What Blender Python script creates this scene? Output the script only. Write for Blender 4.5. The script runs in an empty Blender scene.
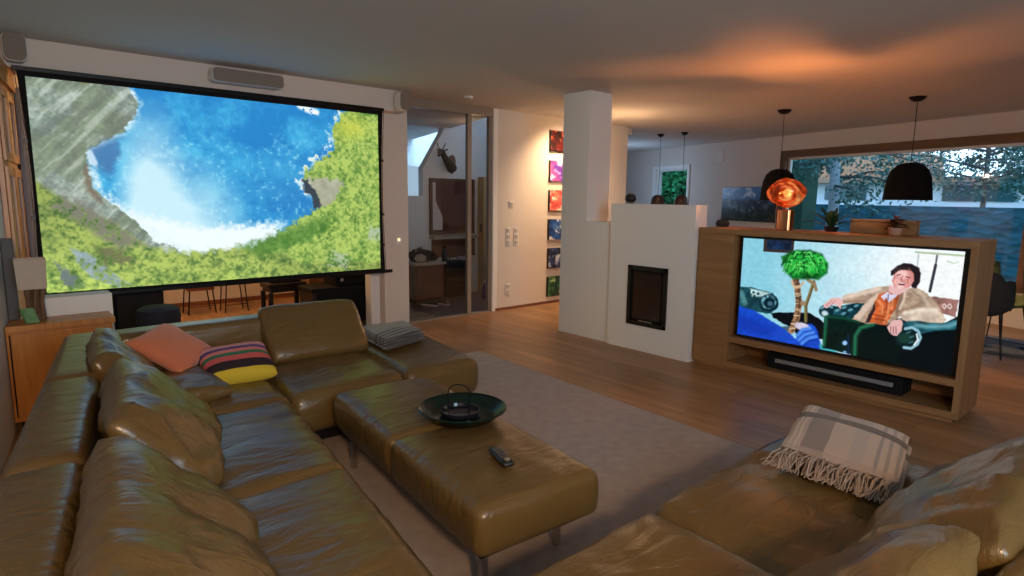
import bpy, math, random
import numpy as np
from mathutils import Vector, Matrix, noise
random.seed(7)
SC = bpy.context.scene
COL = SC.collection
PI = math.pi

# ------------------------------------------------------------------ objects
def link(o, parent=None):
    COL.objects.link(o)
    if parent is not None:
        o.parent = parent
    return o

def tag(o, label=None, cat=None, group=None, kind=None):
    if label: o['label'] = label
    if cat: o['category'] = cat
    if group: o['group'] = group
    if kind: o['kind'] = kind
    return o

def thing(name, label, cat, loc=(0, 0, 0), rotz=0.0, group=None):
    o = bpy.data.objects.new(name, None)
    o.empty_display_size = 0.05
    COL.objects.link(o)
    o.location = loc
    o.rotation_euler = (0, 0, rotz)
    return tag(o, label, cat, group)

def copy_tree(o, parent=None):
    c = o.copy()
    COL.objects.link(c)
    if parent is not None:
        c.parent = parent
    for ch in [x for x in o.children]:
        copy_tree(ch, c)
    return c

class MB:
    """collects shapes, builds them as one mesh object"""
    def __init__(self):
        self.v = []; self.f = []
    def add(self, vs, fs):
        b = len(self.v)
        self.v += [tuple(p) for p in vs]
        self.f += [tuple(i + b for i in f) for f in fs]
        return self
    def box(self, x0, x1, y0, y1, z0, z1):
        vs = [(x, y, z) for z in (z0, z1) for y in (y0, y1) for x in (x0, x1)]
        return self.add(vs, [(0, 2, 3, 1), (4, 5, 7, 6), (0, 1, 5, 4), (2, 6, 7, 3), (0, 4, 6, 2), (1, 3, 7, 5)])
    def prism(self, poly, z0, z1):
        n = len(poly)
        a = sum(poly[i][0] * poly[(i + 1) % n][1] - poly[(i + 1) % n][0] * poly[i][1] for i in range(n))
        if a < 0: poly = poly[::-1]
        vs = [(p[0], p[1], z0) for p in poly] + [(p[0], p[1], z1) for p in poly]
        fs = [tuple(range(n))[::-1], tuple(range(n, 2 * n))]
        fs += [(i, (i + 1) % n, n + (i + 1) % n, n + i) for i in range(n)]
        return self.add(vs, fs)
    def obox(self, c, ex, ey, ez):
        """box from centre and three half-extent vectors"""
        c = Vector(c); ex = Vector(ex); ey = Vector(ey); ez = Vector(ez)
        vs = [c + ex * sx + ey * sy + ez * sz for sz in (-1, 1) for sy in (-1, 1) for sx in (-1, 1)]
        return self.add(vs, [(0, 2, 3, 1), (4, 5, 7, 6), (0, 1, 5, 4), (2, 6, 7, 3), (0, 4, 6, 2), (1, 3, 7, 5)])
    def tube(self, pts, r, n=8, cap=True):
        pts = [Vector(p) for p in pts]
        rs = r if isinstance(r, (list, tuple)) else [r] * len(pts)
        vs = []; fs = []
        up = None
        for i, p in enumerate(pts):
            d = (pts[min(i + 1, len(pts) - 1)] - pts[max(i - 1, 0)]).normalized()
            if up is None:
                up = Vector((0, 0, 1)) if abs(d.z) < 0.9 else Vector((1, 0, 0))
            s = d.cross(up).normalized(); t = s.cross(d).normalized(); up = t
            for k in range(n):
                a = 2 * PI * k / n
                vs.append(p + (s * math.cos(a) + t * math.sin(a)) * rs[i])
        for i in range(len(pts) - 1):
            for k in range(n):
                fs.append((i * n + k, i * n + (k + 1) % n, (i + 1) * n + (k + 1) % n, (i + 1) * n + k))
        if cap:
            fs.append(tuple(range(n))); fs.append(tuple(range((len(pts) - 1) * n, len(pts) * n))[::-1])
        return self.add(vs, fs)
    def lathe(self, prof, c=(0, 0, 0), n=32, sx=1.0, sy=1.0, wob=None, cap=True):
        c = Vector(c); vs = []; fs = []
        for (r, z) in prof:
            for k in range(n):
                a = 2 * PI * k / n
                rr = r * (wob(a, z) if wob else 1.0)
                vs.append(c + Vector((rr * math.cos(a) * sx, rr * math.sin(a) * sy, z)))
        m = len(prof)
        for i in range(m - 1):
            for k in range(n):
                fs.append((i * n + k, i * n + (k + 1) % n, (i + 1) * n + (k + 1) % n, (i + 1) * n + k))
        if cap: fs.append(tuple(range(n))[::-1]); fs.append(tuple(range((m - 1) * n, m * n)))
        return self.add(vs, fs)
    def build(self, name, mat, parent=None, world=True, smooth=False, bevel=0.0, sub=0, angle=40):
        off = parent_off(parent) if (world and parent is not None) else Vector((0, 0, 0))
        me = bpy.data.meshes.new(name)
        me.from_pydata([(p[0] - off.x, p[1] - off.y, p[2] - off.z) for p in self.v], [], self.f)
        me.validate()
        if smooth:
            me.polygons.foreach_set('use_smooth', [True] * len(me.polygons))
            try: me.set_sharp_from_angle(angle=math.radians(angle))
            except Exception: pass
        if mat is not None: me.materials.append(mat)
        o = bpy.data.objects.new(name, me)
        link(o, parent)
        if bevel:
            b = o.modifiers.new('bevel', 'BEVEL'); b.width = bevel; b.segments = 2; b.limit_method = 'ANGLE'; b.angle_limit = math.radians(50)
        if sub:
            s = o.modifiers.new('sub', 'SUBSURF'); s.levels = sub; s.render_levels = sub
        return o

def parent_off(p):
    v = Vector((0, 0, 0))
    while p is not None:
        v += Vector(p.location); p = p.parent
    return v

def struct(o):
    o['kind'] = 'structure'; return o

# soft rounded box over a quad footprint
def axis_samples(h, r, n):
    L = []
    k = 4
    for i in range(k): L.append(-h + r * (1 - math.cos(PI / 2 * i / k)) if False else -h + r * (i / k) ** 1.3)
    for i in range(n + 1): L.append(-h + r + (2 * h - 2 * r) * i / n)
    L2 = [x for x in L]
    for x in L[:k][::-1]: L2.append(-x)
    return L2

def soft_box(mb, quad, z0, z1, r=0.05, top=0.02, side=0.015, nx=14, ny=14, nz=3, disp=None, tilt=(0, 0)):
    q = [Vector((p[0], p[1])) for p in quad]          # order: (0,0) (1,0) (1,1) (0,1)
    lx = ((q[1] - q[0]).length + (q[2] - q[3]).length) / 2
    ly = ((q[3] - q[0]).length + (q[2] - q[1]).length) / 2
    H = (lx / 2, ly / 2, (z1 - z0) / 2)
    r = min(r, H[2] * 0.95, H[0] * 0.9, H[1] * 0.9)
    S = [axis_samples(H[0], r, nx), axis_samples(H[1], r, ny), axis_samples(H[2], r, nz)]
    ids = {}; vs = []; fs = []
    def vert(p):
        key = tuple(round(c, 6) for c in p)
        if key in ids: return ids[key]
        qd = [max(-(H[i] - r), min(H[i] - r, p[i])) for i in range(3)]
        d = Vector([p[i] - qd[i] for i in range(3)])
        P = Vector(qd) + (d.normalized() * r if d.length > 1e-9 else Vector((0, 0, 0)))
        u = P.x / H[0]; v = P.y / H[1]; w = P.z / H[2]
        cu = max(0, 1 - u * u); cv = max(0, 1 - v * v); cw = max(0, 1 - w * w)
        if w > 0: P.z += top * (cu * cv) ** 0.6 * w
        P.x += side * u * cw * (0.4 + 0.6 * cv); P.y += side * v * cw * (0.4 + 0.6 * cu)
        if disp: P = P + disp(P, u, v, w)
        s = P.x / lx + 0.5; t = P.y / ly + 0.5
        b = q[0] * (1 - s) * (1 - t) + q[1] * s * (1 - t) + q[2] * s * t + q[3] * (1 - s) * t
        z = (z0 + z1) / 2 + P.z + (tilt[0] * s + tilt[1] * t) * (w * .5 + .5)
        ids[key] = len(vs); vs.append((b.x, b.y, z)); return ids[key]
    for ax in range(3):
        a, b = [i for i in range(3) if i != ax]
        for sg in (-1, 1):
            for i in range(len(S[a]) - 1):
                for j in range(len(S[b]) - 1):
                    f = []
                    for (ii, jj) in ((i, j), (i + 1, j), (i + 1, j + 1), (i, j + 1)):
                        p = [0, 0, 0]; p[ax] = sg * H[ax]; p[a] = S[a][ii]; p[b] = S[b][jj]
                        f.append(vert(p))
                    flip = (sg > 0) ^ (ax == 1)
                    fs.append(tuple(f) if flip else tuple(f[::-1]))
    return mb.add(vs, fs)

def wrinkle(amp, sx, sy, seed, edge=0.0):
    """stretched noise folds"""
    def d(P, u, v, w):
        n = noise.fractal(Vector((P.x * sx + seed, P.y * sy + seed * 1.7, P.z * 4)), 1.0, 2.0, 3)
        n2 = 1 - abs(noise.noise(Vector((P.x * sx * 1.9 + 5 * seed, P.y * sy * 1.9, seed)))) * 3
        k = amp * (0.7 * n + 0.45 * max(0, n2))
        return Vector((0, 0, k if w > 0.4 else 0)) + Vector((u, v, 0)) * (amp * .5 * n if w < 0.6 else 0)
    return d

def pillow(mb, c, ex, ey, ez, w, h, t, n=30, seed=1.0, wr=0.012, pinch=0.04, pw=3.4, sag=None, sq=0.5, crn=.06):
    """closed cushion; ex, ey span it, ez is its thickness direction"""
    c = Vector(c); ex = Vector(ex).normalized(); ey = Vector(ey).normalized(); ez = Vector(ez).normalized()
    vs = []; fs = []; idx = {}
    def P(i, j, s):
        u = -math.cos(PI * i / n); v = -math.cos(PI * j / n)
        u = 0.55 * u + 0.45 * (2 * i / n - 1); v = 0.55 * v + 0.45 * (2 * j / n - 1)
        pu = max(0, 1 - abs(u) ** pw) ** sq; pv = max(0, 1 - abs(v) ** pw) ** sq
        cr_ = 1 - crn * (u * v) ** 4
        x = w / 2 * u * (1 - pinch * (1 - v * v)) * cr_; y = h / 2 * v * (1 - pinch * (1 - u * u)) * cr_
        z = s * t / 2 * pu * pv
        q = Vector((x * 5 + seed, y * 5 + seed * 2, s * 3))
        rad = noise.noise(q) * wr * 1.4
        ridg = (1 - abs(noise.noise(q * 1.8 + Vector((3, 1, 0)))) * 3)
        edge = (1 - pu * pv)
        z += s * (rad + max(0, ridg) * wr * (0.5 + edge)) * min(1, pu * pv * 3)
        if sag: x, y, z = sag(u, v, x, y, z)
        return c + ex * x + ey * y + ez * z
    for s in (1, -1):
        for i in range(n + 1):
            for j in range(n + 1):
                b = i in (0, n) or j in (0, n)
                if b and s < 0: idx[(i, j, s)] = idx[(i, j, 1)]; continue
                idx[(i, j, s)] = len(vs); vs.append(P(i, j, s))
        for i in range(n):
            for j in range(n):
                f = (idx[(i, j, s)], idx[(i + 1, j, s)], idx[(i + 1, j + 1, s)], idx[(i, j + 1, s)])
                fs.append(f if s > 0 else f[::-1])
    return mb.add(vs, fs)

# ------------------------------------------------------------------ materials
def new_mat(name):
    m = bpy.data.materials.new(name); m.use_nodes = True
    nt = m.node_tree
    for n in list(nt.nodes): nt.nodes.remove(n)
    out = nt.nodes.new('ShaderNodeOutputMaterial')
    return m, nt, out

def N(nt, typ, **kw):
    n = nt.nodes.new(typ)
    for k, v in kw.items():
        if k in n.inputs: n.inputs[k].default_value = v
        else: setattr(n, k, v)
    return n

def pbr(name, col, rough=0.5, metal=0.0, spec=None, var=0.0, vscale=8.0, bump=0.0, bscale=60.0, stretch=(1, 1, 1), sheen=0.0, coat=0.0, emit=None, estr=0.0, trans=0.0, ior=1.45):
    m, nt, out = new_mat(name)
    b = N(nt, 'ShaderNodeBsdfPrincipled')
    b.inputs['Base Color'].default_value = (*col, 1); b.inputs['Roughness'].default_value = rough
    b.inputs['Metallic'].default_value = metal
    if spec is not None: b.inputs['Specular IOR Level'].default_value = spec
    if sheen: b.inputs['Sheen Weight'].default_value = sheen
    if coat: b.inputs['Coat Weight'].default_value = coat
    if trans: b.inputs['Transmission Weight'].default_value = trans; b.inputs['IOR'].default_value = ior
    if emit: b.inputs['Emission Color'].default_value = (*emit, 1); b.inputs['Emission Strength'].default_value = estr
    nt.links.new(b.outputs[0], out.inputs[0])
    if var or bump:
        tc = N(nt, 'ShaderNodeTexCoord'); mp = N(nt, 'ShaderNodeMapping'); mp.inputs['Scale'].default_value = stretch
        nt.links.new(tc.outputs['Object'], mp.inputs[0])
    if var:
        no = N(nt, 'ShaderNodeTexNoise', Scale=vscale, Detail=5.0)
        nt.links.new(mp.outputs[0], no.inputs['Vector'])
        mx = N(nt, 'ShaderNodeMix', data_type='RGBA')
        mx.inputs[6].default_value = (*[c * (1 - var) for c in col], 1); mx.inputs[7].default_value = (*[min(1, c * (1 + var)) for c in col], 1)
        nt.links.new(no.outputs['Fac'], mx.inputs[0]); nt.links.new(mx.outputs[2], b.inputs['Base Color'])
    if bump:
        nb = N(nt, 'ShaderNodeTexNoise', Scale=bscale, Detail=4.0)
        nt.links.new(mp.outputs[0], nb.inputs['Vector'])
        bp = N(nt, 'ShaderNodeBump', Strength=bump, Distance=0.01)
        nt.links.new(nb.outputs['Fac'], bp.inputs['Height']); nt.links.new(bp.outputs[0], b.inputs['Normal'])
    return m

def wood(name, c1, c2, axis='Y', rough=0.45, scale=1.0, planks=None, bump=0.05):
    """long-grained wood; planks=(width, length) adds board seams (axis is the board direction)"""
    m, nt, out = new_mat(name)
    b = N(nt, 'ShaderNodeBsdfPrincipled', Roughness=rough)
    nt.links.new(b.outputs[0], out.inputs[0])
    tc = N(nt, 'ShaderNodeTexCoord'); mp = N(nt, 'ShaderNodeMapping')
    s = [9 * scale] * 3; s['XYZ'.index(axis)] = 0.9 * scale
    mp.inputs['Scale'].default_value = s
    nt.links.new(tc.outputs['Object'], mp.inputs[0])
    n1 = N(nt, 'ShaderNodeTexNoise', Scale=1.6, Detail=8.0, Roughness=0.62, Distortion=0.6)
    vec = mp.outputs[0]
    if planks:
        br = N(nt, 'ShaderNodeTexBrick')
        br.inputs['Scale'].default_value = 1.0
        br.inputs['Brick Width'].default_value = planks[1]; br.inputs['Row Height'].default_value = planks[0]
        br.inputs['Mortar Size'].default_value = 0.0022; br.inputs['Mortar Smooth'].default_value = 0.3
        br.inputs['Color1'].default_value = (0.0, 0.0, 0.0, 1); br.inputs['Color2'].default_value = (1, 1, 1, 1); br.inputs['Mortar'].default_value = (0.5, 0.5, 0.5, 1)
        br.inputs['Bias'].default_value = 0.0
        m2 = N(nt, 'ShaderNodeMapping')
        m2.inputs['Rotation'].default_value = (0, 0, PI / 2 if axis == 'Y' else 0)
        nt.links.new(tc.outputs['Object'], m2.inputs[0]); nt.links.new(m2.outputs[0], br.inputs['Vector'])
        add = N(nt, 'ShaderNodeVectorMath', operation='MULTIPLY_ADD')
        add.inputs[1].default_value = (7.3, 3.1, 5.7)
        nt.links.new(br.outputs['Color'], add.inputs[0]); nt.links.new(mp.outputs[0], add.inputs[2])
        vec = add.outputs[0]
    nt.links.new(vec, n1.inputs['Vector'])
    cr = N(nt, 'ShaderNodeValToRGB')
    cr.color_ramp.elements[0].position = 0.32; cr.color_ramp.elements[0].color = (*c1, 1)
    cr.color_ramp.elements[1].position = 0.68; cr.color_ramp.elements[1].color = (*c2, 1)
    nt.links.new(n1.outputs['Fac'], cr.inputs[0])
    col = cr.outputs[0]
    if planks:
        # knots
        n3 = N(nt, 'ShaderNodeTexNoise', Scale=0.8, Detail=2.0)
        nt.links.new(vec, n3.inputs['Vector'])
        kr = N(nt, 'ShaderNodeValToRGB'); kr.color_ramp.elements[0].position = 0.70; kr.color_ramp.elements[0].color = (1, 1, 1, 1)
        kr.color_ramp.elements[1].position = 0.78; kr.color_ramp.elements[1].color = (0.4, 0.3, 0.25, 1)
        nt.links.new(n3.outputs['Fac'], kr.inputs[0])
        mk = N(nt, 'ShaderNodeMix', data_type='RGBA', blend_type='MULTIPLY'); mk.inputs[0].default_value = 1
        nt.links.new(col, mk.inputs[6]); nt.links.new(kr.outputs[0], mk.inputs[7])
        # per-board tone
        mr = N(nt, 'ShaderNodeMapRange'); mr.inputs['To Min'].default_value = 0.86; mr.inputs['To Max'].default_value = 1.12
        nt.links.new(br.outputs['Color'], mr.inputs['Value'])
        sm = N(nt, 'ShaderNodeVectorMath', operation='SCALE')
        nt.links.new(mk.outputs[2], sm.inputs[0]); nt.links.new(mr.outputs[0], sm.inputs['Scale'])
        mm = N(nt, 'ShaderNodeMix', data_type='RGBA')
        nt.links.new(br.outputs['Fac'], mm.inputs[0]); nt.links.new(sm.outputs[0], mm.inputs[6]); mm.inputs[7].default_value = (*[c * 0.5 for c in c1], 1)
        col = mm.outputs[2]
    nt.links.new(col, b.inputs['Base Color'])
    bp = N(nt, 'ShaderNodeBump', Strength=bump, Distance=0.01)
    nt.links.new(n1.outputs['Fac'], bp.inputs['Height']); nt.links.new(bp.outputs[0], b.inputs['Normal'])
    return m

def leather(name, c, rough=0.36):
    m, nt, out = new_mat(name)
    b = N(nt, 'ShaderNodeBsdfPrincipled', Roughness=rough)
    b.inputs['Specular IOR Level'].default_value = 0.62
    nt.links.new(b.outputs[0], out.inputs[0])
    tc = N(nt, 'ShaderNodeTexCoord')
    n1 = N(nt, 'ShaderNodeTexNoise', Scale=2.2, Detail=5.0); nt.links.new(tc.outputs['Object'], n1.inputs['Vector'])
    mx = N(nt, 'ShaderNodeMix', data_type='RGBA')
    mx.inputs[6].default_value = (*[k * 0.72 for k in c], 1); mx.inputs[7].default_value = (*[k * 1.25 for k in c], 1)
    nt.links.new(n1.outputs['Fac'], mx.inputs[0]); nt.links.new(mx.outputs[2], b.inputs['Base Color'])
    mp = N(nt, 'ShaderNodeMapping'); mp.inputs['Scale'].default_value = (3.0, 9.0, 5.0); mp.inputs['Rotation'].default_value = (0, 0, 0.25)
    nt.links.new(tc.outputs['Object'], mp.inputs[0])
    n2 = N(nt, 'ShaderNodeTexNoise', Scale=1.5, Detail=4.0, Distortion=1.2); nt.links.new(mp.outputs[0], n2.inputs['Vector'])
    n3 = N(nt, 'ShaderNodeTexVoronoi', Scale=240.0); nt.links.new(tc.outputs['Object'], n3.inputs['Vector'])
    b2 = N(nt, 'ShaderNodeBump', Strength=0.48, Distance=0.02); nt.links.new(n2.outputs['Fac'], b2.inputs['Height'])
    b3 = N(nt, 'ShaderNodeBump', Strength=0.06, Distance=0.004); nt.links.new(n3.outputs['Distance'], b3.inputs['Height'])
    nt.links.new(b2.outputs[0], b3.inputs['Normal']); nt.links.new(b3.outputs[0], b.inputs['Normal'])
    return m

def emission(name, col, s):
    m, nt, out = new_mat(name)
    e = N(nt, 'ShaderNodeEmission', Strength=s); e.inputs[0].default_value = (*col, 1)
    nt.links.new(e.outputs[0], out.inputs[0]); return m

def picture_mat(name, estr=None, rough=0.5):
    """reads the painted colours of a picture mesh; estr: it is a lit screen"""
    m, nt, out = new_mat(name)
    a = N(nt, 'ShaderNodeAttribute', attribute_name='Col')
    if estr is not None:
        e = N(nt, 'ShaderNodeEmission', Strength=estr)
        nt.links.new(a.outputs['Color'], e.inputs[0])
        g = N(nt, 'ShaderNodeBsdfGlossy', Roughness=rough); g.inputs[0].default_value = (0.03, 0.03, 0.03, 1)
        ad = N(nt, 'ShaderNodeAddShader'); nt.links.new(e.outputs[0], ad.inputs[0]); nt.links.new(g.outputs[0], ad.inputs[1])
        nt.links.new(ad.outputs[0], out.inputs[0])
    else:
        b = N(nt, 'ShaderNodeBsdfPrincipled', Roughness=rough)
        nt.links.new(a.outputs['Color'], b.inputs['Base Color']); nt.links.new(b.outputs[0], out.inputs[0])
    return m

def glass_thin(name, refl=0.08, tint=(1, 1, 1)):
    m, nt, out = new_mat(name)
    t = N(nt, 'ShaderNodeBsdfTransparent'); t.inputs[0].default_value = (*tint, 1)
    g = N(nt, 'ShaderNodeBsdfGlossy', Roughness=0.02)
    mx = N(nt, 'ShaderNodeMixShader'); mx.inputs[0].default_value = refl
    nt.links.new(t.outputs[0], mx.inputs[1]); nt.links.new(g.outputs[0], mx.inputs[2]); nt.links.new(mx.outputs[0], out.inputs[0])
    return m

M = {}
M['plaster'] = pbr('plaster', (0.64, 0.60, 0.56), 0.9, bump=0.03, bscale=90)
M['plaster_white'] = pbr('plaster_white', (0.78, 0.79, 0.78), 0.85, bump=0.03, bscale=90)
M['ceiling'] = pbr('ceiling_paint', (0.60, 0.57, 0.54), 0.9, bump=0.02, bscale=60)
M['oak_floor'] = wood('oak_floor', (0.25, 0.13, 0.055), (0.43, 0.24, 0.11), 'Y', rough=0.38, planks=(0.19, 2.3), scale=0.8)
M['oak'] = wood('oak', (0.23, 0.115, 0.045), (0.35, 0.19, 0.08), 'Y', rough=0.45)
M['oak_v'] = wood('oak_upright', (0.22, 0.11, 0.043), (0.34, 0.185, 0.078), 'Z', rough=0.45)
M['honey'] = wood('honey_wood', (0.36, 0.13, 0.025), (0.55, 0.24, 0.05), 'Z', rough=0.35, scale=1.3)
M['redwood'] = wood('red_brown_wood', (0.13, 0.045, 0.02), (0.22, 0.08, 0.035), 'X', rough=0.4)
M['framewood'] = wood('window_timber', (0.10, 0.05, 0.022), (0.17, 0.088, 0.04), 'Y', rough=0.5)
M['tile'] = pbr('slate_tile', (0.05, 0.055, 0.065), 0.4, var=0.3, vscale=3)
M['leather'] = leather('olive_leather', (0.128, 0.081, 0.026), 0.28)
M['black'] = pbr('black_plastic', (0.008, 0.008, 0.009), 0.4)
M['black_matte'] = pbr('black_matte', (0.004, 0.004, 0.005), 0.8, spec=.25)
M['black_metal'] = pbr('black_metal', (0.01, 0.01, 0.01), 0.35, metal=0.6)
M['chrome'] = pbr('chrome', (0.7, 0.68, 0.65), 0.2, metal=1.0)
M['alu'] = pbr('aluminium_frame', (0.30, 0.26, 0.22), 0.45, metal=0.3)
M['white'] = pbr('white_plastic', (0.75, 0.74, 0.72), 0.4)
M['spk_grey'] = pbr('speaker_cloth', (0.22, 0.19, 0.165), 0.9, bump=0.3, bscale=400)
M['glass'] = glass_thin('window_glass', 0.035)
M['glass_door'] = glass_thin('door_glass', 0.04, (0.85, 0.85, 0.85))
# ------------------------------------------------------------------ camera
cam_d = bpy.data.cameras.new('camera'); cam = bpy.data.objects.new('camera', cam_d); COL.objects.link(cam)
CAMZ = 1.5
F_PX = 609.841
R = Matrix(((0.7515375, 0.0879117, -0.6538065), (-0.6595675, 0.1192576, -0.7421242), (0.0127300, 0.9889637, 0.1476102)))
cam.matrix_world = Matrix.Translation((0, 0, CAMZ)) @ R.to_4x4()
cam_d.sensor_width = 36; cam_d.lens = F_PX / 1024 * 36; cam_d.clip_start = 0.02; cam_d.clip_end = 300
SC.camera = cam

# ------------------------------------------------------------------ the room
CZ = 2.60
def wallx(y): return -0.56 + 0.134 * y          # the slanting left wall
def farx(y): return 12.0 + (y - 9.46) * 0.3187  # the slanting window wall
YW = 6.12                                       # wall of the sliding door
def slab(name, poly, z0, z1, mat):
    return struct(MB().prism(poly, z0, z1).build(name, mat))
slab('floor', [(-1.2, -2.5), (8.6, -2.5), (12.6, 10.9), (7.7, 10.9), (7.7, YW), (3.73, YW), (3.73, 8.85), (-.3, 8.85)], -0.08, 0.0, M['oak_floor'])
slab('floor_hall', [(3.73, YW), (7.7, YW), (7.7, 9.6), (3.73, 9.6)], -0.08, -0.001, M['tile'])
slab('ceiling', [(-1.2, -2.5), (8.9, -2.5), (12.9, 10.9), (7.7, 10.9), (7.7, YW + .12), (3.73, YW + .12), (3.73, 8.95), (-.6, 8.95)], CZ, CZ + 0.15, M['ceiling'])
# left wall
def lw(y0, y1, z0, z1, name='wall_left', mat=None, t0=-0.2, t1=0.0):
    return slab(name, [(wallx(y0) + t0, y0), (wallx(y1) + t0, y1), (wallx(y1) + t1, y1), (wallx(y0) + t1, y0)], z0, z1, mat or M['plaster'])
lw(-2.5, 8.95, 0, CZ)
slab('wall_rear', [(-1.3, -2.62), (9.0, -2.62), (9.0, -2.5), (-1.3, -2.5)], 0, CZ, M['plaster'])
slab('wall_back', [(0.2, 8.85), (3.73, 8.85), (3.73, 8.97), (0.2, 8.97)], 0, CZ, M['plaster'])
slab('baseboard_back', [(0.6, 8.835), (3.60, 8.835), (3.60, 8.85), (0.6, 8.85)], 0, 0.06, M['redwood'])
# beam over the projection screen and the pier beside the sliding door
slab('beam', [(0.0, 5.86), (3.60, 5.86), (3.60, 6.25), (0.0, 6.25)], 2.385, CZ, M['plaster'])
slab('pillar', [(3.42, 6.05), (3.735, 6.05), (3.735, 6.30), (3.42, 6.30)], 0, CZ, M['plaster'])
slab('wall_stub', [(3.31, 6.17), (3.42, 6.17), (3.42, 6.30), (3.31, 6.30)], 0, 2.40, M['plaster_white'])
slab('wall_divider', [(3.60, 6.30), (3.735, 6.30), (3.735, 9.6), (3.60, 9.6)], 0, CZ, M['plaster'])
slab('baseboard_pillar', [(3.42, 6.04), (3.745, 6.04), (3.745, 6.05), (3.42, 6.05)], 0, 0.03, M['redwood'])
# wall to the right of the sliding door
slab('wall_door_side', [(5.12, YW), (7.75, YW), (7.75, YW + .14), (5.12, YW + .14)], 0, CZ, M['plaster'])
slab('baseboard_door_side', [(5.13, YW - .012), (7.74, YW - .012), (7.74, YW), (5.07, YW)], 0, 0.035, M['redwood'])
slab('wall_kitchen', [(7.65, YW + .14), (7.75, YW + .14), (7.75, 10.9), (7.65, 10.9)], 0, CZ, M['plaster'])
slab('wall_kitchen_end', [(7.65, 10.9), (12.9, 10.9), (12.9, 11.0), (7.65, 11.0)], 0, CZ, M['plaster'])

# window wall with the long garden window and the kitchen window
def fw(name, y0, y1, z0, z1, mat, t0=0.0, t1=0.3):
    return slab(name, [(farx(y0) + t0, y0), (farx(y0) + t1, y0), (farx(y1) + t1, y1), (farx(y1) + t0, y1)], z0, z1, mat)
W1 = (1.37, 5.0, 0.45, 2.32)    # y0 y1 z0 z1
W2 = (7.28, 8.42, 1.00, 2.19)
for y0, y1, z0, z1 in ((-2.6, W1[0], 0, CZ), (W1[0], W1[1], W1[3], CZ), (W1[0], W1[1], 0, W1[2]), (W1[1], W2[0], 0, CZ),
                       (W2[0], W2[1], W2[3], CZ), (W2[0], W2[1], 0, W2[2]), (W2[1], 11.0, 0, CZ)):
    fw('wall_window', y0, y1, z0, z1, M['plaster'])
def window(name, W, fr, mats, depth=0.14, mull=()):
    y0, y1, z0, z1 = W
    root = bpy.data.objects.new(name, None); COL.objects.link(root); root.location = (farx((y0 + y1) / 2), (y0 + y1) / 2, z0); root['kind'] = 'structure'
    def pc(nm, a, b, c, d, m, t0, t1):
        MB().prism([(farx(a) + t0, a), (farx(a) + t1, a), (farx(b) + t1, b), (farx(b) + t0, b)], c, d).build(nm, m, root)
    pc('window_frame', y0 - .02, y1 + .02, z1 - fr, z1 + .02, mats, -.03, depth)
    pc('window_frame', y0 - .02, y1 + .02, z0 - .02, z0 + fr * .6, mats, -.03, depth)
    pc('window_frame', y0 - .02, y0 + fr, z0, z1, mats, -.03, depth)
    pc('window_frame', y1 - fr, y1 + .02, z0, z1, mats, -.03, depth)
    for q in mull: pc('window_frame', q - .02, q + .02, z0, z1, mats, depth * .4, depth)
    pc('window_sash', y0 + fr, y1 - fr, z1 - fr - .035, z1 - fr, M['white'], depth * .5, depth)
    pc('window_sash', y1 - fr - .045, y1 - fr, z0, z1 - fr, M['white'], depth * .5, depth)
    pc('window_pane', y0 + fr, y1 - fr, z0 + fr * .6, z1 - fr, M['glass'], depth * .55, depth * .55 + .012)
window('window_1', W1, 0.095, M['framewood'])
window('window_2', W2, 0.05, M['plaster_white'])

# column, low ledge and stove block
slab('column', [(4.90, 4.375), (5.25, 4.375), (5.25, 4.75), (4.90, 4.75)], 0, CZ, M['plaster_white'])
slab('ledge', [(4.90, 4.02), (5.25, 4.02), (5.25, 4.375), (4.90, 4.375)], 0, 1.255, M['plaster_white'])
slab('chimney_breast', [(4.87, 3.045), (5.05, 3.045), (5.05, 4.02), (4.87, 4.02)], 0, 1.447, M['plaster_white'])

# hall behind the sliding door
slab('wall_hall', [(3.73, 7.62), (4.96, 7.62), (4.96, 7.74), (3.73, 7.74)], 0, 1.50, M['plaster_white'])
hb = MB()
# back wall with a slanting shoulder at its left (the stair light well opens beyond)
pl = [(4.96, 0), (7.55, 0), (7.55, 3.2), (5.56, 3.2), (5.30, 2.42), (4.96, 1.90)]
n = len(pl)
hb.add([(x, 7.62, z) for x, z in pl] + [(x, 7.74, z) for x, z in pl], [tuple(range(n)), tuple(range(n, 2 * n))[::-1]] + [(i, i + n, (i + 1) % n + n, (i + 1) % n) for i in range(n)])
struct(hb.build('wall_hall_back', M['plaster_white']))
slab('wall_stairwell', [(3.73, 9.6), (8.0, 9.6), (8.0, 9.7), (3.73, 9.7)], 0, 3.6, M['plaster_white'])
slab('wall_hall_side', [(7.55, 6.26), (7.65, 6.26), (7.65, 9.6), (7.55, 9.6)], 0, 3.6, M['plaster_white'])
slab('ceiling_hall', [(3.73, YW + .12), (8.0, YW + .12), (8.0, 6.28), (5.05, 6.28), (6.05, 9.6), (3.73, 9.6)], 2.5, 2.6, M['ceiling'])
slab('ceiling_hall_upper', [(3.60, YW + .12), (8.0, YW + .12), (8.0, 9.7), (3.60, 9.7)], 3.6, 3.7, M['ceiling'])
slab('wall_hall_upper', [(3.60, YW + .12), (8.0, YW + .12), (8.0, YW + .2), (3.60, YW + .2)], CZ, 3.6, M['plaster_white'])
slab('wall_hall_upper', [(3.60, YW + .12), (3.735, YW + .12), (3.735, 9.7), (3.60, 9.7)], CZ, 3.6, M['plaster_white'])
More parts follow.
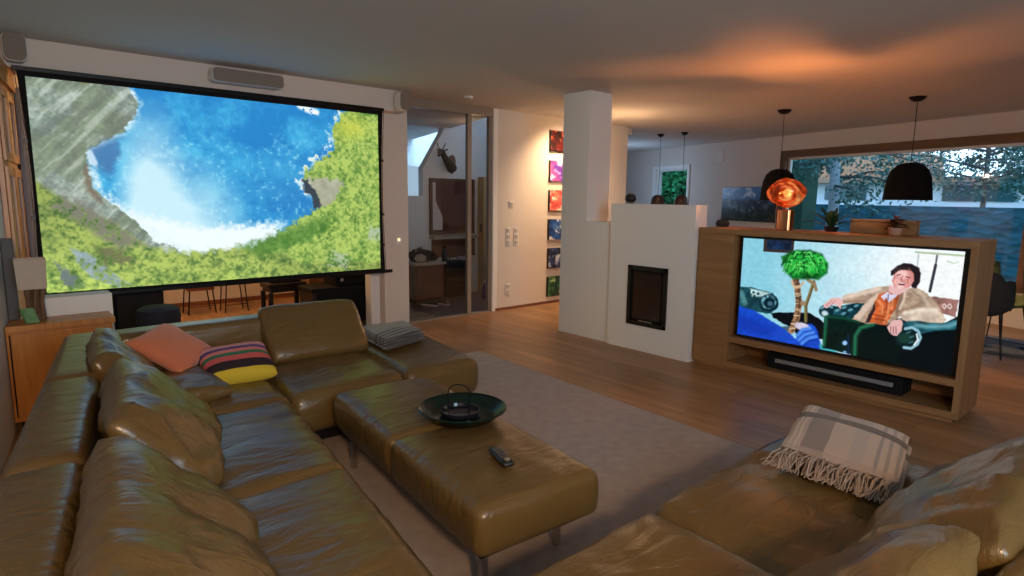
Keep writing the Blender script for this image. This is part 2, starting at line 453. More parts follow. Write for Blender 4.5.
# small stairwell window
sw = bpy.data.objects.new('window_3', None); COL.objects.link(sw); sw.location = (6.1, 9.58, 1.5); sw['kind'] = 'structure'
MB().box(5.66, 6.60, 9.54, 9.6, 1.44, 1.50).box(5.66, 6.60, 9.54, 9.6, 2.02, 2.08).box(5.66, 5.72, 9.54, 9.6, 1.5, 2.02).box(6.54, 6.6, 9.54, 9.6, 1.5, 2.02).build('window_frame', M['white'], sw)
MB().box(5.72, 6.54, 9.57, 9.58, 1.50, 2.02).build('window_pane', emission('frosted_daylight', (0.55, 0.78, 1.0), 0.9), sw)

# sliding glass door
dr = bpy.data.objects.new('door_1', None); COL.objects.link(dr); dr.location = (4.35, YW + .03, 0); dr['kind'] = 'structure'
y0, y1 = YW + .02, YW + .07
MB().box(3.735, 5.045, YW, YW + .10, 2.50, CZ - .001).build('door_track', M['alu'], dr)
MB().box(3.735, 5.045, YW - .0, YW + .10, 0.0, 0.012).build('door_sill', M['alu'], dr)
MB().box(4.655, 4.715, y0, y1, 0.012, 2.50).build('door_stile', M['alu'], dr, bevel=.003)
MB().box(4.995, 5.045, y0, y1, 0.012, 2.50).build('door_stile', M['alu'], dr, bevel=.003)
MB().box(3.737, 3.76, y0, y1, 0.012, 2.50).build('door_stile', M['alu'], dr, bevel=.003)
MB().box(3.76, 4.655, y0 + .02, y0 + .028, 0.012, 2.50).build('door_pane', M['glass_door'], dr)
MB().box(4.715, 4.995, y0 + .02, y0 + .028, 0.012, 2.50).build('door_pane', M['glass_door'], dr)
MB().box(5.045, 5.12, YW - .005, YW + .14, 0, CZ).build('door_jamb', M['plaster_white'], dr)

# garden outside, seen through the windows
GR = pbr('lawn', (0.03, 0.09, 0.03), 0.9, var=.5, vscale=4)
slab('ground_outside', [(9.3, -12), (40, -12), (40, 24), (13.3, 24), (farx(-3) + .35, -3)], -0.6, -0.3, GR)
stone = None
def slate_mat():
    m, nt, out = new_mat('dry_stone')
    b = N(nt, 'ShaderNodeBsdfPrincipled', Roughness=0.9)
    tc = N(nt, 'ShaderNodeTexCoord'); mp = N(nt, 'ShaderNodeMapping'); mp.inputs['Scale'].default_value = (1, 1.0, 2.6)
    nt.links.new(tc.outputs['Object'], mp.inputs[0])
    v = N(nt, 'ShaderNodeTexVoronoi', Scale=4.2); nt.links.new(mp.outputs[0], v.inputs['Vector'])
    cr = N(nt, 'ShaderNodeValToRGB'); cr.color_ramp.elements[0].color = (0.007, 0.095, 0.125, 1); cr.color_ramp.elements[1].color = (0.03, 0.21, 0.28, 1)
    nt.links.new(v.outputs['Color'], cr.inputs[0]); nt.links.new(cr.outputs[0], b.inputs['Base Color'])
    bp = N(nt, 'ShaderNodeBump', Strength=0.6, Distance=0.05); nt.links.new(v.outputs['Distance'], bp.inputs['Height']); nt.links.new(bp.outputs[0], b.inputs['Normal'])
    nt.links.new(b.outputs[0], out.inputs[0]); return m
M['stone'] = slate_mat()
def rot_strip(x_at, y0, y1, t, z0, z1):
    return [(x_at(y0), y0), (x_at(y0) + t, y0), (x_at(y1) + t, y1), (x_at(y1), y1)]
wallg = MB(); gx = lambda y: 15.0 + (y - 5) * 0.32
wallg.prism(rot_strip(gx, -6, 15, .4, 0, 0), -0.35, 1.42)
tag(wallg.build('garden_wall', M['stone']), 'blue-grey dry stone garden wall running along behind the long window', 'wall', kind='thing')
cap = MB().prism([(gx(7.2) - .03, 7.2), (gx(7.2) + .45, 7.2), (gx(15) + .45, 15), (gx(15) - .03, 15)], 1.42, 1.50)

# leaves
def leafmat(name, c, var=0.5):
    return pbr(name, c, 0.7, var=var, vscale=3)
LF = leafmat('leaf_dark', (0.05, 0.17, 0.14)); LF2 = leafmat('leaf_hedge', (0.03, 0.42, 0.14), .7); BARK = pbr('pale_bark', (0.35, 0.42, 0.45), 0.9, var=.3, vscale=12)
BARK2 = pbr('dark_bark', (0.03, 0.05, 0.05), 0.9)
def leaves(mb, rnd, pts_fn, n, s0, s1, lw=0.35):
    for _ in range(n):
        p = Vector(pts_fn()); s = rnd.uniform(s0, s1)
        d = Vector((rnd.gauss(0, 1), rnd.gauss(0, 1), rnd.gauss(0, .6))).normalized()
        w = d.cross(Vector((rnd.gauss(0, 1), rnd.gauss(0, 1), rnd.gauss(0, 1)))).normalized() * s * lw
        e = d * s; k = Vector((0, 0, -s * .15))
        mb.add([p, p + e * .45 + w + k * .3, p + e + k, p + e * .45 - w + k * .3], [(0, 1, 2, 3)])
def tree(name, label, x, y, h, crown, nl, seed, zc=None, trunk_r=0.12):
    rnd = random.Random(seed)
    t = thing(name, label, 'tree', (x, y, -0.3))
    tr = MB(); tr.tube([(x, y, -.32), (x + .03, y - .02, h * .35), (x - .02, y + .03, h * .7), (x, y, h)], [trunk_r * 1.25, trunk_r, trunk_r * .8, trunk_r * .4], 10)
    br = MB(); ends = []
    for k in range(34):
        z = rnd.uniform(crown[2], h); a = rnd.uniform(0, 2 * PI); L = rnd.uniform(.4, 1) * crown[0] * (1.1 - .5 * (z - crown[2]) / max(.1, h - crown[2]))
        e = (x + math.cos(a) * L, y + math.sin(a) * L, z + rnd.uniform(-.25, .2) * L)
        br.tube([(x, y, z), ((x + e[0]) / 2, (y + e[1]) / 2, (z + e[2]) / 2 + .1), e], [.03, .018, .006], 5)
        ends.append(((x, y, z), e))
    bk = BARK if trunk_r > .08 else BARK2
    tr.build('trunk', bk, t, smooth=True); br.build('branches', BARK2, t)
    lf = MB()
    def pf():
        a, b = rnd.choice(ends); f = rnd.uniform(.25, 1.08)
        return [a[i] + (b[i] - a[i]) * f + rnd.gauss(0, .12) for i in range(3)]
    leaves(lf, rnd, pf, nl, .045, .10)
    o = lf.build('foliage', LF, t); o['kind'] = 'stuff'
    return t
tree('garden_tree', 'slim garden tree with pale straight trunk seen left of the black dome lamp', 12.6, 4.90, 4.2, (1.9, 1.9, 1.75), 9000, 3, trunk_r=.10)
tree('garden_tree', 'leafy tree with low drooping boughs behind the black dome lamp', 16.9, 3.4, 5.2, (2.8, 2.8, 1.95), 17000, 5, trunk_r=.05)
tree('garden_tree', 'leafy tree filling the right end of the long window', 12.7, 1.0, 4.6, (1.9, 1.9, 1.85), 12000, 8, trunk_r=.03)

# neighbouring house beyond the garden wall
ho = thing('neighbour_house', 'white neighbouring house with brown eaves beyond the stone garden wall', 'house', (24, 6, -.3))
MB().box(24, 30, -8, 14.0, -.3, 2.15).build('house_wall', pbr('house_render', (0.75, 0.80, 0.85), .9), ho)
MB().box(23.4, 30, -8.5, 14.5, 2.15, 2.32).build('roof', pbr('eaves', (.35, .2, .12), .8), ho)
for a, b in ((2.2, 3.6), (4.0, 5.9), (8.2, 9.6), (11.0, 12.4)):
    w_ = MB().box(23.93, 24.0, a, b, 1.55, 2.05).build('window', pbr('house_window', (.03, .10, .12), .2), ho)
MB().box(24.5, 29, 7.2, 14, 2.32, 3.3).build('upper_floor', pbr('awning', (.5, .25, .13), .8), ho)

# hedge outside the kitchen window
rnd = random.Random(11)
hg = thing('garden_hedge', 'bright green leafy hedge close outside the small kitchen window', 'hedge', (13.4, 8.2, -.3))
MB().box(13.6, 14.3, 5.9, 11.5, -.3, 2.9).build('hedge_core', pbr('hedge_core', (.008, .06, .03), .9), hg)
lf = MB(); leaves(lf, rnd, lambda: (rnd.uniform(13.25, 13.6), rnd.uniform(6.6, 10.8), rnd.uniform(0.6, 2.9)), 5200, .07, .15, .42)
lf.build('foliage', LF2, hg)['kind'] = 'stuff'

# ------------------------------------------------------------------ painting helpers
def homog(src, dst):
    A = []; B = []
    for (x, y), (u, v) in zip(src, dst):
        A.append([x, y, 1, 0, 0, 0, -u * x, -u * y]); B.append(u)
        A.append([0, 0, 0, x, y, 1, -v * x, -v * y]); B.append(v)
    h = np.linalg.solve(np.array(A, float), np.array(B, float))
    return np.append(h, 1).reshape(3, 3)
class Canvas:
    """numpy painter; shapes are given in the picture's own measured frame"""
    def __init__(self, nx, ny, aspect, corners):
        self.nx, self.ny = nx, ny
        u, v = np.meshgrid(np.linspace(0, 1, nx), np.linspace(0, 1, ny))
        self.u, self.v = u, v
        H = homog([(0, 0), (1, 0), (1, 1), (0, 1)], corners)
        w = H[2, 0] * u + H[2, 1] * v + H[2, 2]
        self.x = (H[0, 0] * u + H[0, 1] * v + H[0, 2]) / w
        self.y = (H[1, 0] * u + H[1, 1] * v + H[1, 2]) / w
        self.c = np.zeros((ny, nx, 3))
    def noise(self, sx, sy, seed, octv=4, rot=0):
        rs = np.random.RandomState(seed); out = np.zeros((self.ny, self.nx)); amp = 1; tot = 0
        ca, sa = math.cos(rot), math.sin(rot); U = self.u; V = self.v
        if rot:
            asp = self.nx / self.ny; U = (self.u * ca * asp + self.v * sa) ; V = (-self.u * sa * asp + self.v * ca); U = (U - U.min()) / (U.max() - U.min()); V = (V - V.min()) / (V.max() - V.min())
        for o in range(octv):
            gx, gy = int(sx * 2 ** o) + 3, int(sy * 2 ** o) + 3
            g = rs.rand(gy, gx)
            X = U * (sx * 2 ** o); Y = V * (sy * 2 ** o)
            xi = X.astype(int); yi = Y.astype(int); fx = X - xi; fy = Y - yi
            fx = fx * fx * (3 - 2 * fx); fy = fy * fy * (3 - 2 * fy)
            xi = np.clip(xi, 0, gx - 2); yi = np.clip(yi, 0, gy - 2)
            a = g[yi, xi] * (1 - fx) + g[yi, xi + 1] * fx; b = g[yi + 1, xi] * (1 - fx) + g[yi + 1, xi + 1] * fx
            out += amp * (a * (1 - fy) + b * fy); tot += amp; amp *= .6
        return out / tot
    def poly(self, pts, soft=1.0, jitter=None):
        x, y = self.x, self.y
        if jitter is not None: x = x + jitter[0]; y = y + jitter[1]
        inside = np.zeros(x.shape, bool); d = np.full(x.shape, 1e9)
        n = len(pts)
        for i in range(n):
            x1, y1 = pts[i]; x2, y2 = pts[(i + 1) % n]
            c = ((y1 > y) != (y2 > y)) & (x < (x2 - x1) * (y - y1) / ((y2 - y1) if y2 != y1 else 1e-9) + x1)
            inside ^= c
            L = (x2 - x1) ** 2 + (y2 - y1) ** 2 + 1e-9
            t = np.clip(((x - x1) * (x2 - x1) + (y - y1) * (y2 - y1)) / L, 0, 1)
            d = np.minimum(d, np.hypot(x - x1 - t * (x2 - x1), y - y1 - t * (y2 - y1)))
        sd = np.where(inside, d, -d)
        return np.clip(sd / soft + .5, 0, 1)
    def ell(self, cx, cy, rx, ry, ang=0, soft=.08):
        a = math.radians(ang); dx = self.x - cx; dy = self.y - cy
        X = dx * math.cos(a) + dy * math.sin(a); Y = -dx * math.sin(a) + dy * math.cos(a)
        r = np.hypot(X / rx, Y / ry)
        return np.clip((1 - r) / soft + .5, 0, 1)
    def line(self, pts, w, soft=1.0):
        d = np.full(self.x.shape, 1e9)
        for (x1, y1), (x2, y2) in zip(pts[:-1], pts[1:]):
            L = (x2 - x1) ** 2 + (y2 - y1) ** 2 + 1e-9
            t = np.clip(((self.x - x1) * (x2 - x1) + (self.y - y1) * (y2 - y1)) / L, 0, 1)
            d = np.minimum(d, np.hypot(self.x - x1 - t * (x2 - x1), self.y - y1 - t * (y2 - y1)))
        return np.clip((w - d) / soft + .5, 0, 1)
    def put(self, mask, col):
        col = np.array(col, float) / 255.0 if not isinstance(col, np.ndarray) else col
        self.c = self.c * (1 - mask[..., None]) + col * mask[..., None]
    def mesh(self, name, p00, p10, p01, mat, parent):
        """p00 top left, p10 top right, p01 bottom left"""
        p00, p10, p01 = Vector(p00), Vector(p10), Vector(p01); off = parent_off(parent)
        nx, ny = self.nx, self.ny
        P = np.array(p00 - off)[None, None] + self.u[..., None] * np.array(p10 - p00) + self.v[..., None] * np.array(p01 - p00)
        me = bpy.data.meshes.new(name)
        i = np.arange((ny - 1) * (nx - 1)); r = i // (nx - 1); c = i % (nx - 1); a = r * nx + c
        F = np.stack([a, a + nx, a + nx + 1, a + 1], 1)
        me.vertices.add(nx * ny); me.vertices.foreach_set('co', P.reshape(-1))
        me.loops.add(F.size); me.loops.foreach_set('vertex_index', F.reshape(-1).astype(np.int32))
        me.polygons.add(len(F)); me.polygons.foreach_set('loop_start', np.arange(0, F.size, 4, dtype=np.int32))
        me.update(calc_edges=True)
        at = me.color_attributes.new('Col', 'FLOAT_COLOR', 'POINT')
        s = np.clip(self.c, 0, 1.2); lin = np.where(s <= .04045, s / 12.92, ((s + .055) / 1.055) ** 2.4)
        at.data.foreach_set('color', np.concatenate([lin, np.ones((ny, nx, 1))], 2).reshape(-1).astype(np.float32))
        me.materials.append(mat)
        o = bpy.data.objects.new(name, me); return link(o, parent)
def mixc(a, b, t):
    return np.array(a, float)[None, None] / 255 * (1 - t[..., None]) + np.array(b, float)[None, None] / 255 * t[..., None]

# ------------------------------------------------------------------ projection screen
scr = thing('projection_screen', 'large roll-down projection screen showing a green cliff above blue sea', 'projection screen', (1.83, 5.80, .70))
SX0, SX1, SZ0, SZ1 = .372, 3.228, .727, 2.322
cv = Canvas(600, 337, 1.78, [(26, 77), (377.5, 115), (380.5, 268), (47, 293)])
nA = cv.noise(7, 5, 1, 5); nB = cv.noise(28, 18, 2, 4); nC = cv.noise(80, 46, 3, 3); nR = cv.noise(10, 70, 6, 3, -.85); nF = cv.noise(150, 84, 7, 2); nD = cv.noise(4, 3, 4, 3)
J = ((nB - .5) * 10 + (nC - .5) * 8, (nC - .5) * 10)
nK = np.clip((nC * .6 + nF * .5 - .42) * 6, 0, 1)
# sea
sea = mixc((22, 124, 196), (62, 178, 226), np.clip((nA * .8 + nC * .25 - .38) * 3, 0, 1))
deep = np.clip((cv.x - 190) / 140, 0, 1) * np.clip(1 - abs(cv.y - 190) / 60, 0.1, 1)
cv.put(np.ones_like(nA), sea); cv.put(deep * .6, (20, 96, 176))
cv.put(np.clip((nC - .62) * 5, 0, 1) * np.clip((cv.y - 120) / 60, 0, .5), (170, 225, 240))
mist = np.clip(1.35 - np.hypot((cv.x - 175) / 62, (cv.y - 245) / 75), 0, 1) + .9 * np.clip(1 - np.hypot((cv.x - 150) / 40, (cv.y - 165) / 75), 0, 1)
cv.put(np.clip(mist * (.45 + nA * 1.1), 0, .95), (205, 238, 248))
cv.put(cv.poly([(112, 205), (140, 214), (200, 228), (285, 222), (275, 240), (250, 262), (150, 262)], 9, J), (238, 248, 252))
cv.put(cv.line([(300, 106), (308, 110), (316, 113)], 3.2, 2.5) * (nC > .38), (235, 245, 250))
# left headland
cliff = cv.poly([(10, 60), (128, 87), (138, 104), (133, 120), (112, 138), (90, 150), (86, 160), (94, 186), (112, 205), (137, 221), (152, 240), (182, 250), (150, 300), (10, 300)], 1.5, J)
foam = cv.poly([(10, 60), (131, 85), (143, 104), (137, 124), (115, 143), (97, 155), (100, 183), (120, 203), (146, 219), (162, 238), (200, 250), (150, 300), (10, 300)], 4, J)
cv.put(foam * np.clip(nC * 2.2 - .5, 0, 1), (225, 242, 246))
rock = mixc((108, 124, 112), (184, 196, 182), np.clip((nB * .35 + nR * .3 + nF * .4 - .32) * 2.2, 0, 1))
cv.put(cliff, rock)
st = np.sin((cv.x * .9 + cv.y * 1.2) * .35 + nA * 16)
cv.put(cliff * np.clip((nA - .48) * 5, 0, .5), (104, 118, 84)); cv.put(cliff * np.clip((nR - .60) * 5, 0, .4), (206, 214, 208)); cv.put(cliff * np.clip((.42 - nR) * 5, 0, .35), (94, 98, 98))
cv.put(cv.ell(85, 80, 7, 5), (120, 118, 78))
cv.put(cv.poly([(121, 138), (112, 140), (90, 150), (98, 168), (108, 178), (118, 160)], 9, J) * .85, (60, 110, 164))
cv.put(cv.poly([(88, 160), (94, 186), (104, 205), (92, 195), (84, 170)], 4, J) * .7, (110, 88, 70))
cv.put(cv.line([(90, 153), (95, 163)], 3, 2), (190, 215, 235))
# grass
grass = mixc((66, 100, 44), (172, 192, 88), np.clip((nB * .45 + nC * .45 + nF * .35 - .40) * 3.0, 0, 1))
grass = grass * (0.72 + .5 * nD[..., None])
left = cv.poly([(20, 168), (60, 196), (96, 214), (118, 226), (150, 246), (184, 253), (219, 249), (250, 248), (280, 232), (318, 208), (420, 200), (420, 310), (10, 310)], 5, J)
cv.put(left, np.clip(grass, 0, 1))
cv.put(cv.poly([(66, 190), (92, 206), (118, 226), (150, 246), (120, 250), (84, 226), (50, 208)], 7, J) * .9 * nK, (118, 114, 104))
right = cv.poly([(335, 113), (343, 111), (330, 128), (334, 140), (330, 152), (307, 170), (302, 178), (318, 208), (285, 230), (262, 246), (300, 262), (400, 262), (400, 100)], 1.5, J)
cv.put(cv.poly([(333, 113), (330, 128), (328, 150), (303, 168), (298, 182), (312, 206), (330, 208), (345, 160), (345, 113)], 3, J) * np.clip(nC * 3 - .8, 0, 1), (230, 240, 242))
g2 = mixc((74, 118, 44), (174, 198, 92), np.clip((nB * .35 + nC * .5 + nF * .4 - .38) * 2.8, 0, 1)); cv.put(right, g2)
cv.put(cv.poly([(304, 178), (318, 178), (342, 180), (338, 192), (328, 205), (318, 208)], 3, J), mixc((140, 138, 110), (205, 208, 190), nB))
cv.put(cv.poly([(302, 180), (308, 178), (320, 206), (314, 209)], 1.5, J), (44, 56, 66))
cv.put(right * np.clip(1 - np.hypot((cv.x - 350) / 26, (cv.y - 128) / 18), 0, 1) * .7, (214, 214, 70))
cv.put(cv.poly([(240, 247), (262, 238), (300, 226), (340, 216), (310, 240), (262, 258)], 8, J) * .6, (46, 104, 30))
cv.put(cv.poly([(72, 248), (84, 252), (108, 268), (130, 284), (118, 288), (92, 278), (76, 262)], 3, J) * .9 * nK, mixc((96, 118, 130), (165, 182, 196), nC))
cv.put(cv.poly([(56, 262), (70, 270), (84, 286), (64, 288)], 3, J) * .9 * nK, (92, 104, 112))
cv.put(cv.poly([(94, 246), (132, 252), (138, 264), (104, 266)], 4, J) * .75 * nK, (90, 84, 62))
cv.put(cv.poly([(332, 250), (348, 256), (344, 268), (326, 266)], 4, J) * .7 * nK, (168, 180, 170))
cv.put(cv.poly([(372, 228), (384, 226), (384, 242), (366, 240)], 4, J) * .7 * nK, (168, 180, 180))
cv.c = cv.c * .93 + np.array((190, 214, 222)) / 255 * .07
M['projection'] = picture_mat('projected_picture', 1.08, .6)
cv.mesh('picture_area', (SX0, 5.795, SZ1), (SX1, 5.795, SZ1), (SX0, 5.795, SZ0), M['projection'], scr)
b = MB()
def edge_in(z):   # side tension cords bow inwards between the bars
    t = (z - .70) / 1.67; return .028 * math.sin(PI * t)
zs = [.70 + 1.67 * i / 12 for i in range(13)]
for i in range(12):
    za, zb = zs[i], zs[i + 1]
    for s, xin, xo in ((1, SX0, .325), (-1, SX1, 3.285)):
        xa, xb = xo + s * edge_in(za), xo + s * edge_in(zb)
        P = [(xa, za), (xin, za), (xin, zb), (xb, zb)]
        if s < 0: P = [(xin, za), (xa, za), (xb, zb), (xin, zb)]
        b.add([(x, 5.794, z) for x, z in P] + [(x, 5.806, z) for x, z in P], [(0, 1, 2, 3), (7, 6, 5, 4), (0, 4, 5, 1), (1, 5, 6, 2), (2, 6, 7, 3), (3, 7, 4, 0)])
b.box(SX0, SX1, 5.794, 5.806, SZ1, 2.365).box(SX0, SX1, 5.794, 5.806, .705, SZ0)
b.build('black_border', M['black_matte'], scr)
MB().box(SX0, SX1, 5.797, 5.806, SZ0, SZ1).build('backing', M['black_matte'], scr)
MB().box(.30, 3.37, 5.785, 5.815, .675, .708).build('bottom_bar', M['black_metal'], scr, bevel=.004)
for z in (1.30, 1.86, .98):
    for x, s in ((3.272, 1), (.338, -1)):
        MB().box(x - .012, x + .012, 5.79, 5.81, z - .012, z + .012).build('cord_clip', M['black'], scr)
for s, x0 in ((1, 3.30), (-1, .312)):
    MB().tube([(x0 - s * .030 * math.sin(PI * t / 12), 5.80, .70 + 1.66 * t / 12) for t in range(13)], .003, 5).build('tension_cord', M['black'], scr)
MB().box(.30, 3.30, 5.79, 5.858, 2.362, 2.392).build('roller_case', M['black_metal'], scr)

# ------------------------------------------------------------------ speakers up at the ceiling
def rounded(mb, cx, cz, w, h, y0, y1, r, n=6):
    P = []
    for (sx, sz, a0) in ((1, 1, 0), (-1, 1, 90), (-1, -1, 180), (1, -1, 270)):
        for k in range(n + 1):
            a = math.radians(a0 + 90 * k / n)
            P.append((cx + sx * (w / 2 - r) + r * math.cos(a), cz + sz * (h / 2 - r) + r * math.sin(a)))
    m = len(P)
    mb.add([(x, y0, z) for x, z in P] + [(x, y1, z) for x, z in P], [tuple(range(m)), tuple(range(m, 2 * m))[::-1]] + [(i, i + m, (i + 1) % m + m, (i + 1) % m) for i in range(m)])
    return mb
def speaker(name, label, cx, cz, w, h, y0, d, r, yb=5.862):
    t = thing(name, label, 'speaker', (cx, y0 + d / 2, cz - h / 2))
    rounded(MB(), cx, cz, w, h, y0 + .02, y0 + d, r).build('cabinet', M['white'], t, smooth=True)
    rounded(MB(), cx, cz, w - .006, h - .006, y0, y0 + .022, r).build('grille', M['spk_grey'], t, bevel=.006)
    MB().box(cx - .02, cx + .02, y0 + d, yb, cz - .03, cz + .03).build('bracket', M['black'], t)
    return t
speaker('wall_speaker', 'grey rounded wall speaker above the top left corner of the projection screen', .325, 2.51, .135, .20, 5.70, .13, .045)
speaker('centre_speaker', 'long flat grey speaker above the middle of the projection screen', 1.925, 2.50, .60, .115, 5.68, .15, .03)
s3 = speaker('wall_speaker', 'small grey wall speaker above the top right corner of the screen', 0, 0, .125, .20, -.06, .12, .045, .10)
s3.location = (3.505, 5.76, 2.385); s3.rotation_euler = (0, 0, math.radians(6))
# ------------------------------------------------------------------ sofa
LE = M['leather']
sofa = thing('corner_sofa', 'large olive green leather corner sofa wrapping round the room in a U', 'sofa', (1.2, 2.2, 0))
def outx(y): return -.385 + .168 * y
def inx(y): return outx(y) + .21
def frx(y): return .72 + .152 * y
def seat(quad, seed, amp=.008, z0=.17, z1=.415, **k):
    mb = MB(); soft_box(mb, quad, z0, z1, r=.06, top=.022, side=.02, nx=22, ny=22, nz=3, disp=wrinkle(amp * 1.3, k.pop('sx', 2.2), k.pop('sy', 5.5), seed), **k)
    return mb.build('seat', LE, sofa, smooth=True, angle=60)
def back(quad, seed, z1=.70, z0=.10, **k):
    mb = MB(); soft_box(mb, quad, z0, z1, r=.045, top=.004, side=.008, nx=8, ny=14, nz=6, disp=wrinkle(.003, 3, 3, seed), **k)
    return mb.build('backrest', LE, sofa, smooth=True, angle=60)
g = .004
for k, (ya, yb, am) in enumerate(((.30, 1.20, .008), (1.20, 2.20, .012), (2.20, 3.17, .016))):
    seat([(inx(ya) - .02, ya + g), (frx(ya), ya + g), (frx(yb), yb - g), (inx(yb) - .02, yb - g)], 3.1 + k * 7, am, sx=1.2, sy=6.5)
seat([(inx(3.17) - .02, 3.17 + g), (1.215, 3.17 + g), (1.26, 3.99), (inx(3.99) - .02, 3.99)], 21, .006)
seat([(1.223, 3.16), (1.925, 3.17), (1.99, 3.99), (1.27, 3.99)], 31, .007)
seat([(1.935, 3.17), (2.49, 3.15), (2.64, 4.17), (2.0, 4.17)], 41, .007)
seat([(inx(1.2) + .78, .25), (1.655, .25), (1.735, 1.20), (.93, 1.20)], 51, .007, sx=4, sy=2)
seat([(1.665, .25), (2.98, .12), (2.80, 1.215), (1.745, 1.205)], 61, .016, sx=4.5, sy=1.8)
for k, (ya, yb) in enumerate(((.02, 1.2), (1.2, 2.2), (2.2, 3.2), (3.2, 4.20))):
    back([(outx(ya), ya + g), (inx(ya), ya + g), (inx(yb), yb - g), (outx(yb), yb - g)], 71 + k, z1=.70)
back([(inx(4.0) + .0, 3.975), (1.985, 3.99), (1.985, 4.18), (inx(4.2) + .0, 4.19)], 81)
back([(inx(.1), .02), (1.60, .02), (1.60, .23), (inx(.2), .23)], 83)
back([(1.61, .02), (2.95, -.08), (2.97, .12), (1.61, .23)], 84)
MB().prism([(outx(.2) + .06, .1), (2.85, .1), (2.70, 1.10), (frx(1.1) - .03, 1.10), (frx(3.2) - .10, 3.26), (2.36, 3.26), (2.46, 4.08), (outx(4) + .08, 4.08), ], .09, .17).build('base', M['black_matte'], sofa)
for (x, y) in ((.1, .2), (1.7, .3), (2.6, .25), (2.55, 1.0), (1.1, .95), (.98, 2.2), (1.15, 3.3), (.25, 2.2), (.42, 4.0), (2.28, 3.32), (2.40, 4.0), (1.3, 4.0)):
    MB().box(x - .02, x + .02, y - .02, y + .02, .001, .095).build('leg', M['chrome'], sofa)

def cushion(name, label, c, ex, ey, w, h, t, mat, seed, group=None, cat='cushion', **k):
    ex = Vector(ex).normalized(); ey = Vector(ey).normalized(); ez = ex.cross(ey).normalized(); ey = ez.cross(ex)
    o = MB(); pillow(o, c, ex, ey, ez, w, h, t, seed=seed, **k)
    r = o.build(name, mat, None, smooth=True, angle=80)
    cc = Vector(c); r.data.transform(Matrix.Translation(-cc)); r.location = cc
    return tag(r, label, cat, group)
G1 = 'loose leather back cushions on the sofa'
def sagf(k):
    def f(u, v, x, y, z):
        # heavy middle: belly low, one soft crease across
        z += .05 * max(0, 1 - u * u) * max(0, -v + .2) * (1 if z > 0 else .0)
        z -= .035 * math.exp(-((u - k) / .13) ** 2) * max(0, 1 - v * v) * (1 if z > 0 else 0)
        return x, y, z
    return f
cushion('sofa_cushion', 'big olive leather back cushion nearest the camera on the left run', (.30, 1.62, .595), (.16, .987, 0), (-.40, .07, .46), .98, .50, .22, LE, 1.3, G1, wr=.014, sag=sagf(.1))
cushion('sofa_cushion', 'big olive leather back cushion in the middle of the left run', (.475, 2.64, .60), (.16, .987, 0), (-.38, .06, .46), .92, .46, .22, LE, 4.1, G1, wr=.018, sag=sagf(-.15))
cushion('sofa_cushion', 'olive leather cushion slumped in the far left sofa corner behind the orange cushion', (.50, 3.56, .60), (.14, .99, .03), (-.33, .05, .50), .74, .40, .16, LE, 7.7, G1, wr=.018, sag=sagf(.2))
cushion('sofa_cushion', 'upright flat olive leather cushion leaning on the backrest beside the striped blanket', (1.68, 3.93, .585), (1, -.016, -.019), (.018, .644, .765), .70, .43, .15, LE, 9.3, G1, wr=.004, pw=5, pinch=.01, sq=.42)
cushion('sofa_cushion', 'olive leather cushion lying flat in the sofa corner under the orange cushion', (.74, 3.56, .472), (1, .1, 0), (-.1, 1, .03), .42, .56, .11, LE, 11.3, G1, wr=.014)
cushion('sofa_cushion', 'large shiny olive leather cushion on the right run beside the plaid throw', (2.20, .38, .57), (1, -.04, .02), (0, -.74, .62), 1.02, .50, .22, LE, 13.9, G1, wr=.018, sag=sagf(.05))
cushion('sofa_cushion', 'olive leather cushion cut by the bottom edge at the lower right', (1.24, .42, .590), (1, .02, 0), (0, -.70, .66), .92, .48, .22, LE, 17.2, G1, wr=.012)

orange = pbr('orange_fabric', (.55, .165, .075), .9, var=.12, vscale=6, bump=.4, bscale=220, sheen=.3)
cushion('scatter_cushion', 'orange fabric cushion tilted on its corner in the far left sofa corner', (.80, 3.86, .612), (.66, -.54, -.50), (.66, .74, .10), .37, .40, .12, orange, 2.2, 'fabric scatter cushions', wr=.006, pinch=.10)
def stripes():
    m, nt, out = new_mat('striped_cloth'); b = N(nt, 'ShaderNodeBsdfPrincipled', Roughness=.9)
    tc = N(nt, 'ShaderNodeTexCoord'); sp = N(nt, 'ShaderNodeSeparateXYZ'); nt.links.new(tc.outputs['UV'], sp.inputs[0])
    cr = N(nt, 'ShaderNodeValToRGB'); cr.color_ramp.interpolation = 'CONSTANT'
    cols = [(0, (.55, .42, .03)), (.14, (.02, .01, .015)), (.32, (.55, .10, .10)), (.46, (.03, .16, .09)), (.55, (.60, .20, .18)), (.64, (.08, .05, .22)), (.72, (.62, .30, .30)), (.86, (.50, .12, .16)), (.93, (.55, .35, .35))]
    e = cr.color_ramp.elements; e[0].position = 0; e[0].color = (*cols[0][1], 1); e[1].position = cols[1][0]; e[1].color = (*cols[1][1], 1)
    for p, c in cols[2:]:
        k = e.new(p); k.color = (*c, 1)
    nt.links.new(sp.outputs['Y'], cr.inputs[0]); nt.links.new(cr.outputs[0], b.inputs['Base Color']); nt.links.new(b.outputs[0], out.inputs[0]); return m
sc_ = cushion('scatter_cushion', 'striped pink, green and black cushion with a yellow lower half', (1.09, 3.68, .508), (.994, -.1, .03), (.074, .93, .34), .40, .36, .15, stripes(), 5.5, 'fabric scatter cushions', wr=.004, pinch=.06)
def uv_project(o, ex, ey, w, h):
    me = o.data; uv = me.uv_layers.new(name='UVMap'); ex = Vector(ex).normalized(); ey = Vector(ey).normalized()
    ez = ex.cross(ey).normalized(); ey = ez.cross(ex)
    for l in me.loops:
        p = me.vertices[l.vertex_index].co; uv.data[l.index].uv = (p.dot(ex) / w + .5, p.dot(ey) / h + .5)
uv_project(sc_, (.994, -.1, .03), (.074, .93, .34), .40, .36)

